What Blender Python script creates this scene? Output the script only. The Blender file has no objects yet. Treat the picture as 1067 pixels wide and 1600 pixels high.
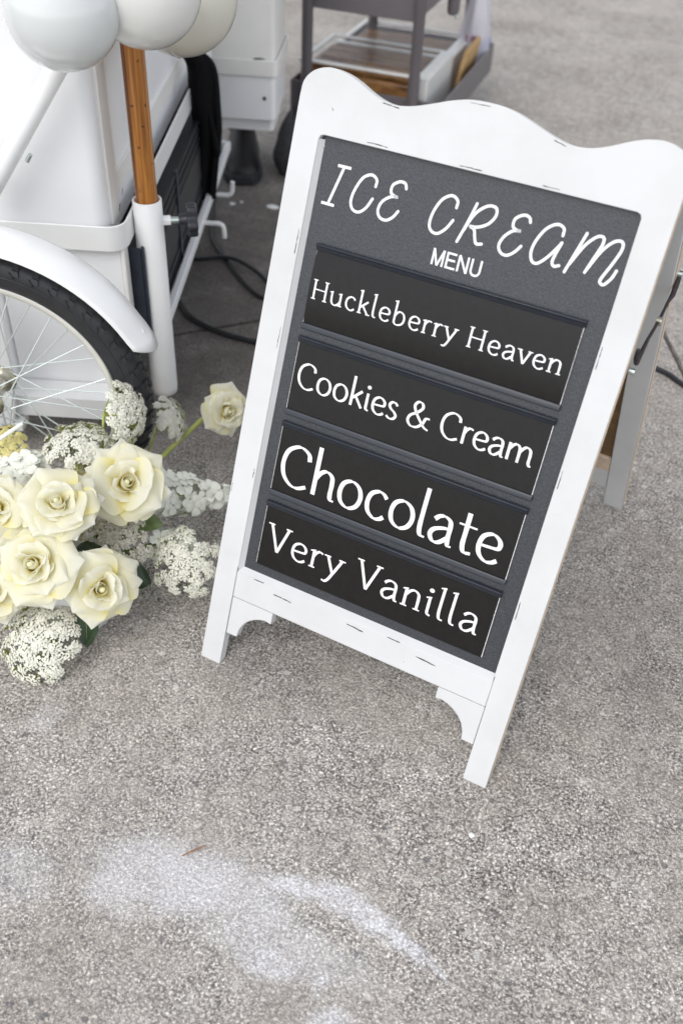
import bpy, bmesh, math, random
from mathutils import Vector, Matrix
random.seed(7)
S = bpy.context.scene
COL = S.collection
rad = math.radians

# ------------------------------------------------------------------ camera
YAW, PITCH, ROLL = -0.4546, 0.7309, -0.0566
fw = Vector((math.sin(YAW)*math.cos(PITCH), math.cos(YAW)*math.cos(PITCH), -math.sin(PITCH)))
rt = Vector((math.cos(YAW), -math.sin(YAW), 0)); dn = fw.cross(rt)
rt2 = math.cos(ROLL)*rt + math.sin(ROLL)*dn
dn2 = -math.sin(ROLL)*rt + math.cos(ROLL)*dn
cd = bpy.data.cameras.new('camera'); cam = bpy.data.objects.new('camera', cd); COL.objects.link(cam)
M = Matrix((rt2, -dn2, -fw)).transposed().to_4x4(); M.translation = Vector((0.3747, -0.7853, 1.1936))
cam.matrix_world = M
cd.sensor_fit = 'VERTICAL'; cd.sensor_height = 36; cd.sensor_width = 24; cd.lens = 1514.15/1600*36
cd.clip_start = 0.05; cd.clip_end = 300
cd.dof.use_dof = True; cd.dof.focus_distance = 1.36; cd.dof.aperture_fstop = 3.6
S.camera = cam
CAM = Vector(M.translation)

# ------------------------------------------------------------------ light
SUN_EL = rad(52)
SUN_DIR = Vector((-.10, -1.0)).normalized()            # towards the sun
sv = Vector((SUN_DIR.x*math.cos(SUN_EL), SUN_DIR.y*math.cos(SUN_EL), math.sin(SUN_EL)))
w = bpy.data.worlds.new('World'); S.world = w; w.use_nodes = True
nt = w.node_tree; nt.nodes.clear()
out = nt.nodes.new('ShaderNodeOutputWorld'); bg = nt.nodes.new('ShaderNodeBackground')
sky = nt.nodes.new('ShaderNodeTexSky'); sky.sky_type = 'NISHITA'; sky.sun_disc = False
sky.sun_elevation = SUN_EL; sky.sun_rotation = math.atan2(sv.x, sv.y); sky.dust_density = 1.0; sky.air_density = 1.0; sky.ozone_density = 1.0
hs = nt.nodes.new('ShaderNodeHueSaturation'); hs.inputs['Saturation'].default_value = 0.26
nt.links.new(sky.outputs[0], hs.inputs['Color']); nt.links.new(hs.outputs[0], bg.inputs[0])
bg.inputs[1].default_value = 0.15
nt.links.new(bg.outputs[0], out.inputs[0])
sl = bpy.data.lights.new('sun', 'SUN'); sun = bpy.data.objects.new('sun', sl); COL.objects.link(sun)
sl.energy = 0.72; sl.angle = rad(38); sl.color = (1.0, 0.965, 0.93)
sun.rotation_euler = sv.to_track_quat('Z', 'Y').to_euler(); sun.location = (0, -3, 6)
S.view_settings.view_transform = 'Standard'; S.view_settings.look = 'None'
S.view_settings.gamma = 1; S.view_settings.use_curve_mapping = False
S.view_settings.exposure = 0.72

# ------------------------------------------------------------------ materials
def nodes(name):
    m = bpy.data.materials.new(name); m.use_nodes = True
    n = m.node_tree.nodes; b = n['Principled BSDF']
    return m, n, m.node_tree.links, b
def N(n, t, **k):
    x = n.new(t)
    for a, v in k.items():
        if hasattr(x, a): setattr(x, a, v)
        else: x.inputs[a].default_value = v
    return x
def ramp(n, stops):
    r = n.new('ShaderNodeValToRGB'); e = r.color_ramp.elements
    while len(e) < len(stops): e.new(0.5)
    for i, (p, c) in enumerate(stops):
        e[i].position = p; e[i].color = (*c, 1) if len(c) == 3 else c
    return r
def simple(name, col, rough=.5, metal=0, var=.08, scale=30, bump=0, bscale=200, spec=.5, coat=0, sheen=0, detail=3):
    m, n, l, b = nodes(name)
    tc = N(n, 'ShaderNodeTexCoord'); ns = N(n, 'ShaderNodeTexNoise', Scale=scale, Detail=detail)
    l.new(tc.outputs['Object'], ns.inputs['Vector'])
    lo = tuple(c*(1-var) for c in col); hi = tuple(min(1, c*(1+var)) for c in col)
    r = ramp(n, [(.3, lo), (.7, hi)]); l.new(ns.outputs[0], r.inputs[0]); l.new(r.outputs[0], b.inputs['Base Color'])
    b.inputs['Roughness'].default_value = rough; b.inputs['Metallic'].default_value = metal
    b.inputs['Specular IOR Level'].default_value = spec; b.inputs['Coat Weight'].default_value = coat
    if bump:
        n2 = N(n, 'ShaderNodeTexNoise', Scale=bscale, Detail=2); l.new(tc.outputs['Object'], n2.inputs['Vector'])
        bp = N(n, 'ShaderNodeBump', Strength=bump, Distance=.001); l.new(n2.outputs[0], bp.inputs['Height']); l.new(bp.outputs[0], b.inputs['Normal'])
    return m
def mat_concrete():
    m, n, l, b = nodes('concrete')
    tc = N(n, 'ShaderNodeTexCoord'); geo = N(n, 'ShaderNodeNewGeometry'); P = geo.outputs['Position']
    def noise(s, d=3, r=.55, dist=0):
        x = N(n, 'ShaderNodeTexNoise', Scale=s, Detail=d, Roughness=r, Distortion=dist); l.new(P, x.inputs['Vector']); return x.outputs[0]
    def math_(op, a, bb, clamp=False):
        x = n.new('ShaderNodeMath'); x.operation = op; x.use_clamp = clamp
        for i, v in enumerate((a, bb)):
            if v is None: continue
            if isinstance(v, (int, float)): x.inputs[i].default_value = v
            else: l.new(v, x.inputs[i])
        return x.outputs[0]
    def mix(f, a, bb, mode='MIX'):
        x = n.new('ShaderNodeMix'); x.data_type = 'RGBA'; x.blend_type = mode
        if isinstance(f, (int, float)): x.inputs[0].default_value = f
        else: l.new(f, x.inputs[0])
        for i, v in ((6, a), (7, bb)):
            if isinstance(v, tuple): x.inputs[i].default_value = (*v, 1)
            else: l.new(v, x.inputs[i])
        return x.outputs[2]
    def mr(v, a, bb, c=0., d=1.):
        x = n.new('ShaderNodeMapRange'); x.interpolation_type = 'SMOOTHSTEP'
        l.new(v, x.inputs[0]); x.inputs[1].default_value = a; x.inputs[2].default_value = bb; x.inputs[3].default_value = c; x.inputs[4].default_value = d
        return x.outputs[0]
    # paste colour in broad patches
    patch = noise(2.3, 5, .6); patch2 = noise(9, 4, .6); grain = noise(235, 3, .58); grain2 = noise(520, 2, .5)
    base = ramp(n, [(.30, (.64, .60, .55)), (.70, (.90, .86, .805))]); l.new(patch, base.inputs[0])
    base2 = ramp(n, [(.3, (.82, .80, .78)), (.7, (1.10, 1.10, 1.10))]); l.new(patch2, base2.inputs[0])
    c = mix(1.0, base.outputs[0], base2.outputs[0], 'MULTIPLY')
    # pale sand grains standing out of darker worn paste
    vor = N(n, 'ShaderNodeTexVoronoi', Scale=215.); vor.feature = 'DISTANCE_TO_EDGE'
    wob = N(n, 'ShaderNodeTexNoise', Scale=110., Detail=2.)
    l.new(P, wob.inputs['Vector'])
    va = N(n, 'ShaderNodeVectorMath'); va.operation = 'MULTIPLY_ADD'; l.new(wob.outputs['Color'], va.inputs[0]); va.inputs[1].default_value = (.009,)*3; l.new(P, va.inputs[2])
    l.new(va.outputs[0], vor.inputs['Vector'])
    edge = mr(vor.outputs['Distance'], .0, .26)
    wear = mr(noise(30, 4, .65), .30, .64, .68, 1.); wear2 = mr(noise(4.5, 4, .62), .32, .66, .70, 1.)
    wr = math_('MULTIPLY', wear, wear2)
    gap = mr(grain, .44, .525, 1., 0.)
    dark = math_('MAXIMUM', math_('MULTIPLY', math_('SUBTRACT', 1., edge), .75), gap)
    c = mix(math_('MULTIPLY', math_('MULTIPLY', dark, wr), .95), c, (.080, .073, .068))
    vc = N(n, 'ShaderNodeTexVoronoi', Scale=215.); l.new(va.outputs[0], vc.inputs['Vector'])
    tint = ramp(n, [(0., (.72, .69, .67)), (.5, (1., .98, .96)), (1., (1.16, 1.16, 1.15))])
    sep = N(n, 'ShaderNodeSeparateColor'); l.new(vc.outputs['Color'], sep.inputs[0]); l.new(sep.outputs[0], tint.inputs[0])
    c = mix(.8, c, tint.outputs[0], 'MULTIPLY')
    fine = ramp(n, [(.33, (.70, .68, .66)), (.5, (1., 1., 1.)), (.7, (1.12, 1.12, 1.12))]); l.new(grain2, fine.inputs[0])
    c = mix(.9, c, fine.outputs[0], 'MULTIPLY')
    pits = mr(noise(88, 2, .5), .245, .285, 1., 0.)
    c = mix(math_('MULTIPLY', pits, .85), c, (.05, .05, .058))
    # hairline map cracking in the worn skin
    cv = N(n, 'ShaderNodeTexVoronoi', Scale=26.); cv.feature = 'DISTANCE_TO_EDGE'
    cw = N(n, 'ShaderNodeVectorMath'); cw.operation = 'MULTIPLY_ADD'; l.new(wob.outputs['Color'], cw.inputs[0]); cw.inputs[1].default_value = (.016,)*3; l.new(P, cw.inputs[2])
    l.new(cw.outputs[0], cv.inputs['Vector'])
    crk = math_('MULTIPLY', mr(cv.outputs['Distance'], .004, .030, 1., 0.), mr(noise(3.2, 3, .6), .46, .60))
    c = mix(math_('MULTIPLY', crk, .62), c, (.075, .068, .062))
    # scattered darker and paler stones
    sv1 = N(n, 'ShaderNodeTexVoronoi', Scale=46.); l.new(va.outputs[0], sv1.inputs['Vector']); ss = N(n, 'ShaderNodeSeparateColor'); l.new(sv1.outputs['Color'], ss.inputs[0])
    stn = math_('MULTIPLY', mr(sv1.outputs['Distance'], .17, .25, 1., 0.), mr(ss.outputs[0], .84, .86))
    c = mix(math_('MULTIPLY', stn, .7), c, (.13, .125, .13))
    stp = math_('MULTIPLY', mr(sv1.outputs['Distance'], .16, .26, 1., 0.), mr(ss.outputs[1], .88, .90))
    c = mix(math_('MULTIPLY', stp, .6), c, (.78, .75, .70))
    # rust-brown and pale stains
    st = mr(noise(1.6, 4, .7, .6), .58, .74); c = mix(math_('MULTIPLY', st, .30), c, (.17, .13, .095))
    # shade painted into the ground between tricycle and board, and right of the board
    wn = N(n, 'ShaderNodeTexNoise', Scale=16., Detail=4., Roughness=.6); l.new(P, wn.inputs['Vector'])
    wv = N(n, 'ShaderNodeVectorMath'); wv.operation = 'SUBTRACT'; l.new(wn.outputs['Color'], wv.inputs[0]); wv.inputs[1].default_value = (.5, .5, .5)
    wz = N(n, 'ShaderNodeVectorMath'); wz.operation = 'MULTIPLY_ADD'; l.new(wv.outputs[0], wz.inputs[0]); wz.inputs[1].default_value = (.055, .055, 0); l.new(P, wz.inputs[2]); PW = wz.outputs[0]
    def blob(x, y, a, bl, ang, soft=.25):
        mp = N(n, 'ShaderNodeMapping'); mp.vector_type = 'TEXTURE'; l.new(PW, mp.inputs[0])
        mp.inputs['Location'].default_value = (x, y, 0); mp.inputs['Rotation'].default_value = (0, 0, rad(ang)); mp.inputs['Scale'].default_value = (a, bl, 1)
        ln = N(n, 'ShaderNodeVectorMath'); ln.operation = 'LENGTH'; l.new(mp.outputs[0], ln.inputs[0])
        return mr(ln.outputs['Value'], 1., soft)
    dirt_shade = math_('MAXIMUM', math_('MULTIPLY', blob(-.84, 1.0, .66, 1.05, 30, .35), mr(noise(7, 4, .65), .25, .6, .7, 1.)), math_('MAXIMUM', math_('MULTIPLY', blob(.33, 1.40, .22, .13, -60, .4), .6), math_('MULTIPLY', mr(noise(6, 4, .65), .3, .6, .4, 1.), math_('MAXIMUM', math_('MULTIPLY', blob(.40, .40, .16, .36, 8, .1), .55), math_('MULTIPLY', blob(-.12, .05, .26, .13, 15, .1), .40)))))  # second blob is brown grime at the joint, the last a dark mottled patch
    c = mix(math_('MULTIPLY', dirt_shade, .80), c, (.078, .069, .062))
    # chalk smears
    chalkgrain = mr(noise(205, 3, .6), .33, .50); broad = mr(noise(17, 4, .7), .28, .56)
    raised = math_('SUBTRACT', 1., dark); streak = mr(noise(55, 4, .7), .34, .56)
    hardm = math_('MULTIPLY', math_('ADD', math_('MULTIPLY', raised, .60), .42), math_('ADD', math_('MULTIPLY', streak, .60), .45))
    fillm = math_('MULTIPLY', math_('ADD', math_('MULTIPLY', raised, .52), .55), math_('ADD', math_('MULTIPLY', broad, .55), .55))
    def chalk(x, y, a, bl, ang, k, soft=.2):
        return math_('MULTIPLY', math_('MULTIPLY', blob(x, y, a, bl, ang, soft), k), fillm if soft > .3 else hardm)
    acc = None
    for q in [(-.055, -.322, .150, .070, 14, .62, .35), (.025, -.298, .110, .048, -10, .60, .35), (.10, -.335, .16, .05, 12, .35, .32), (-.11, -.345, .08, .07, 30, .5, .32), (.075, -.256, .060, .026, 2, 1.), (.13, -.245, .065, .028, 4, 1.), (.185, -.243, .060, .025, -4, 1.), (.235, -.254, .050, .019, -14, 1.),
              (.275, -.265, .04, .008, -22, .7), (.10, -.352, .075, .026, 8, .9), (.06, -.335, .09, .022, 18, .6), (.165, -.345, .012, .03, 12, .7), (.20, -.375, .04, .018, 30, .8), (-.25, -.42, .09, .06, 20, .28, .32), (-.37, -.21, .05, .03, 50, .35)]:
        v = chalk(*q); acc = v if acc is None else math_('MAXIMUM', acc, v)
    smp = N(n, 'ShaderNodeMapping'); smp.inputs['Rotation'].default_value = (0, 0, rad(28)); smp.inputs['Scale'].default_value = (1.2, 9, 1); l.new(PW, smp.inputs[0])
    sn = N(n, 'ShaderNodeTexNoise', Scale=2.2, Detail=5., Roughness=.65); l.new(smp.outputs[0], sn.inputs['Vector'])
    c = mix(math_('MULTIPLY', mr(sn.outputs[0], .58, .78), .22), c, (.70, .69, .69))
    c = mix(math_('MULTIPLY', acc, 1.0, True), c, (.90, .89, .93))
    dust = mr(noise(.9, 3, .6), .52, .72); c = mix(math_('MULTIPLY', dust, .16), c, (.62, .60, .58))
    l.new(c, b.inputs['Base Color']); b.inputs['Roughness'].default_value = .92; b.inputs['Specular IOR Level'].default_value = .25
    h = math_('ADD', math_('MULTIPLY', edge, .6), math_('ADD', math_('MULTIPLY', gap, -.7), math_('MULTIPLY', pits, -1.2)))
    bp = N(n, 'ShaderNodeBump', Strength=.75, Distance=.0012); l.new(h, bp.inputs['Height']); l.new(bp.outputs[0], b.inputs['Normal'])
    return m
def mat_petal():
    m, n, l, b = nodes('rose_petal')
    uv = N(n, 'ShaderNodeUVMap'); sp = N(n, 'ShaderNodeSeparateXYZ'); l.new(uv.outputs[0], sp.inputs[0])
    r = ramp(n, [(0., (.93, .72, .10)), (.34, (.93, .83, .32)), (.56, (.93, .90, .66)), (1., (.93, .92, .83))]); l.new(sp.outputs['Y'], r.inputs[0])
    tc = N(n, 'ShaderNodeTexCoord'); mp = N(n, 'ShaderNodeMapping'); mp.inputs['Scale'].default_value = (60, 3, 1); l.new(uv.outputs[0], mp.inputs[0])
    ns = N(n, 'ShaderNodeTexNoise', Scale=1., Detail=3.); l.new(mp.outputs[0], ns.inputs['Vector'])
    bp = N(n, 'ShaderNodeBump', Strength=.18, Distance=.001); l.new(ns.outputs[0], bp.inputs['Height'])
    l.new(r.outputs[0], b.inputs['Base Color']); b.inputs['Roughness'].default_value = .6; l.new(bp.outputs[0], b.inputs['Normal'])
    b.inputs['Specular IOR Level'].default_value = .25
    tr = n.new('ShaderNodeBsdfTranslucent'); l.new(r.outputs[0], tr.inputs[0])
    mx = n.new('ShaderNodeMixShader'); mx.inputs[0].default_value = .42
    l.new(b.outputs[0], mx.inputs[1]); l.new(tr.outputs[0], mx.inputs[2]); l.new(mx.outputs[0], n['Material Output'].inputs[0])
    return m
def mat_wood():
    m, n, l, b = nodes('varnished_wood')
    tc = N(n, 'ShaderNodeTexCoord'); mp = N(n, 'ShaderNodeMapping'); mp.inputs['Scale'].default_value = (110, 110, 2.0); l.new(tc.outputs['Object'], mp.inputs[0])
    ns = N(n, 'ShaderNodeTexNoise', Scale=1.0, Detail=6., Roughness=.7, Distortion=.5); l.new(mp.outputs[0], ns.inputs['Vector'])
    r = ramp(n, [(.34, (.035, .012, .005)), (.43, (.20, .066, .013)), (.54, (.42, .16, .026)), (.68, (.58, .26, .055))]); l.new(ns.outputs[0], r.inputs[0])
    n2 = N(n, 'ShaderNodeTexNoise', Scale=90., Detail=2.); l.new(tc.outputs['Object'], n2.inputs['Vector'])
    r2 = ramp(n, [(.27, (.25, .2, .15)), (.33, (1, 1, 1))]); l.new(n2.outputs[0], r2.inputs[0])
    mx = n.new('ShaderNodeMix'); mx.data_type = 'RGBA'; mx.blend_type = 'MULTIPLY'; mx.inputs[0].default_value = 1
    l.new(r.outputs[0], mx.inputs[6]); l.new(r2.outputs[0], mx.inputs[7]); l.new(mx.outputs[2], b.inputs['Base Color'])
    b.inputs['Roughness'].default_value = .32; b.inputs['Coat Weight'].default_value = .3; b.inputs['Coat Roughness'].default_value = .15
    return m
def mat_white_wood():
    m, n, l, b = nodes('white_painted_wood')
    tc = N(n, 'ShaderNodeTexCoord')
    ns = N(n, 'ShaderNodeTexNoise', Scale=9., Detail=5., Roughness=.6); l.new(tc.outputs['Object'], ns.inputs['Vector'])
    r = ramp(n, [(.3, (.585, .585, .58)), (.6, (.64, .64, .64))]); l.new(ns.outputs[0], r.inputs[0])
    n2 = N(n, 'ShaderNodeTexNoise', Scale=70., Detail=3.); l.new(tc.outputs['Object'], n2.inputs['Vector'])
    r2 = ramp(n, [(.20, (.42, .30, .2)), (.235, (1, 1, 1))]); l.new(n2.outputs[0], r2.inputs[0])
    mx = n.new('ShaderNodeMix'); mx.data_type = 'RGBA'; mx.blend_type = 'MULTIPLY'; mx.inputs[0].default_value = 1
    l.new(r.outputs[0], mx.inputs[6]); l.new(r2.outputs[0], mx.inputs[7])
    geo = N(n, 'ShaderNodeNewGeometry'); rp = ramp(n, [(.56, (0, 0, 0)), (.66, (1, 1, 1))]); l.new(geo.outputs['Pointiness'], rp.inputs[0])
    l.new(mx.outputs[2], b.inputs['Base Color'])
    b.inputs['Roughness'].default_value = .42
    mp = N(n, 'ShaderNodeMapping'); mp.inputs['Scale'].default_value = (40, 300, 20); l.new(tc.outputs['Object'], mp.inputs[0])
    n3 = N(n, 'ShaderNodeTexNoise', Scale=1., Detail=3.); l.new(mp.outputs[0], n3.inputs['Vector'])
    bp = N(n, 'ShaderNodeBump', Strength=.22, Distance=.001); l.new(n3.outputs[0], bp.inputs['Height']); l.new(bp.outputs[0], b.inputs['Normal'])
    return m
def mat_panel():
    m, n, l, b = nodes('hammered_black_board')
    tc = N(n, 'ShaderNodeTexCoord'); ns = N(n, 'ShaderNodeTexNoise', Scale=420., Detail=3., Roughness=.6); l.new(tc.outputs['Object'], ns.inputs['Vector'])
    r = ramp(n, [(.3, (.010, .0115, .0145)), (.7, (.042, .046, .056))]); l.new(ns.outputs[0], r.inputs[0]); l.new(r.outputs[0], b.inputs['Base Color'])
    b.inputs['Roughness'].default_value = .43; b.inputs['Specular IOR Level'].default_value = .7
    bp = N(n, 'ShaderNodeBump', Strength=.8, Distance=.0006); l.new(ns.outputs[0], bp.inputs['Height']); l.new(bp.outputs[0], b.inputs['Normal'])
    return m
def mat_clear(name, tint=(.95, .96, 1), alpha=.3, rough=.08):
    m, n, l, b = nodes(name)
    ns = N(n, 'ShaderNodeTexNoise', Scale=25., Detail=3.)
    bp = N(n, 'ShaderNodeBump', Strength=.4, Distance=.004); l.new(ns.outputs[0], bp.inputs['Height']); l.new(bp.outputs[0], b.inputs['Normal'])
    b.inputs['Base Color'].default_value = (*tint, 1); b.inputs['Roughness'].default_value = rough
    b.inputs['Alpha'].default_value = alpha
    return m
def mat_wafer():
    m, n, l, b = nodes('wafer_brown')
    tc = N(n, 'ShaderNodeTexCoord'); mp = N(n, 'ShaderNodeMapping'); mp.inputs['Scale'].default_value = (8, 70, 70); l.new(tc.outputs['Object'], mp.inputs[0])
    ns = N(n, 'ShaderNodeTexNoise', Scale=1., Detail=4.); l.new(mp.outputs[0], ns.inputs['Vector'])
    r = ramp(n, [(.3, (.07, .028, .010)), (.5, (.25, .115, .036)), (.7, (.46, .27, .10))]); l.new(ns.outputs[0], r.inputs[0]); l.new(r.outputs[0], b.inputs['Base Color'])
    b.inputs['Roughness'].default_value = .5
    return m
MT = dict(
    concrete=mat_concrete(), petal=mat_petal(), wood=mat_wood(), wwood=mat_white_wood(), panel=mat_panel(), wafer=mat_wafer(),
    wmetal=simple('white_powder_coat', (.88, .88, .872), .32, var=.03, scale=14, bump=.06, bscale=250),
    bwhite=simple('white_box_enamel', (.88, .882, .89), .38, var=.02, scale=6, bump=.04, bscale=80),
    inwhite=simple('cream_plastic', (.84, .825, .79), .45, var=.05, scale=9, bump=.05, bscale=120),
    rawwood=simple('bare_pale_wood', (.62, .49, .36), .6, var=.14, scale=60, bump=.15),
    brown=simple('brown_hardboard', (.15, .085, .03), .65, var=.2, scale=60, bump=.2),
    rail=simple('black_plastic_channel', (.015, .019, .028), .34, var=.12, scale=60, bump=.06),
    slat=simple('black_printed_card', (.0080, .0070, .0066), .30, var=.2, scale=120, bump=.08, bscale=900, spec=.30),
    paper=simple('white_card_edge', (.8, .8, .78), .6, var=.25, scale=400),
    vinyl=simple('white_print', (.86, .85, .86), .5, var=.01),
    chip=simple('dark_worn_wood', (.035, .026, .03), .7, var=.5, scale=300),
    rubber=simple('tyre_rubber', (.022, .023, .027), .48, var=.2, scale=60, bump=.15, bscale=400),
    rim=simple('satin_aluminium_rim', (.76, .75, .69), .42, metal=.25, var=.06, scale=30),
    spoke=simple('galvanised_spoke', (.74, .80, .78), .3, metal=.6, var=.05),
    chrome=simple('hub_steel', (.55, .52, .42), .22, metal=.9, var=.15, scale=40),
    steel=simple('zinc_screw', (.55, .62, .60), .3, metal=.8, var=.1),
    blackpl=simple('black_knob_plastic', (.028, .028, .038), .34, var=.1),
    mesh=simple('black_crate_plastic', (.012, .014, .018), .55, var=.4, scale=160, bump=.5, bscale=160),
    crategrey=simple('faded_crate_band', (.035, .035, .037), .6, var=.3, scale=40),
    navy=simple('dark_navy_plastic', (.02, .026, .042), .5, var=.15),
    cloth=simple('black_cloth', (.006, .006, .007), .95, var=.3, scale=300, bump=.4, bscale=600, spec=.2),
    bag=simple('charcoal_fabric', (.055, .054, .058), .85, var=.3, scale=60, bump=.4, bscale=300),
    grey=simple('grey_coated_steel', (.155, .14, .148), .45, var=.05, scale=10, bump=.05),
    leather=simple('black_boot_leather', (.012, .011, .012), .5, var=.3, scale=90, bump=.2),
    sole=simple('boot_sole_rubber', (.02, .022, .028), .6, var=.2),
    skin=simple('skin', (.55, .36, .27), .5, var=.08), hair=simple('dark_hair', (.02, .014, .01), .5, var=.3, scale=90),
    stem=simple('flower_stem', (.42, .46, .12), .5, var=.2, scale=60),
    stemd=simple('dark_green_stem', (.14, .20, .03), .5, var=.2, scale=60),
    leaf=simple('rose_leaf', (.028, .055, .022), .42, var=.35, scale=40, bump=.25, bscale=120),
    leafp=simple('pale_leaf', (.16, .22, .075), .5, var=.3, scale=40, bump=.25, bscale=120),
    floret=simple('lace_floret', (.85, .835, .73), .7, var=.06, scale=80),
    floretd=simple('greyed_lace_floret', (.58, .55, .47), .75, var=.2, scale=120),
    flory=simple('yellow_floret', (.74, .66, .28), .7, var=.15, scale=120),
    hyd=simple('white_blossom', (.84, .85, .76), .6, var=.05, scale=60),
    hydg=simple('green_blossom_eye', (.42, .46, .10), .6, var=.2, scale=60),
    vase=simple('white_ceramic', (.78, .78, .80), .25, var=.02),
    cable=simple('black_cable_sheath', (.012, .014, .017), .45, var=.2, scale=40),
    kraft=simple('tan_cardboard', (.52, .33, .14), .7, var=.12, scale=30),
    whitepl=simple('white_plastic_tub', (.78, .77, .74), .35, var=.04),
    clear=mat_clear('clear_plastic', (.4, .4, .42), alpha=.10), film=mat_clear('cloudy_plastic_bag', (.82, .80, .88), .55, .25),
    purple=simple('plum_label', (.30, .16, .25), .5, var=.2), blue=simple('blue_plastic_rim', (.10, .16, .40), .4, var=.1),
    twig=simple('dry_twig', (.30, .17, .10), .7, var=.3, scale=80), crumb=simple('white_crumb', (.8, .8, .78), .8, var=.1),
    dirt_shade=simple('joint_dirt', (.05, .045, .04), .95, var=.4, scale=60, bump=.5),
)
def mat_balloon(name, col):
    m, n, l, b = nodes(name); tc = N(n, 'ShaderNodeTexCoord'); ns = N(n, 'ShaderNodeTexNoise', Scale=5., Detail=3.); l.new(tc.outputs['Object'], ns.inputs['Vector'])
    r = ramp(n, [(.3, tuple(c*.95 for c in col)), (.7, col)]); l.new(ns.outputs[0], r.inputs[0]); l.new(r.outputs[0], b.inputs['Base Color'])
    b.inputs['Roughness'].default_value = .16; b.inputs['Coat Weight'].default_value = .6; b.inputs['Coat Roughness'].default_value = .04
    b.inputs['Subsurface Weight'].default_value = .25; b.inputs['Subsurface Radius'].default_value = (.03, .03, .025); b.inputs['Subsurface Scale'].default_value = .5
    return m

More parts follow.
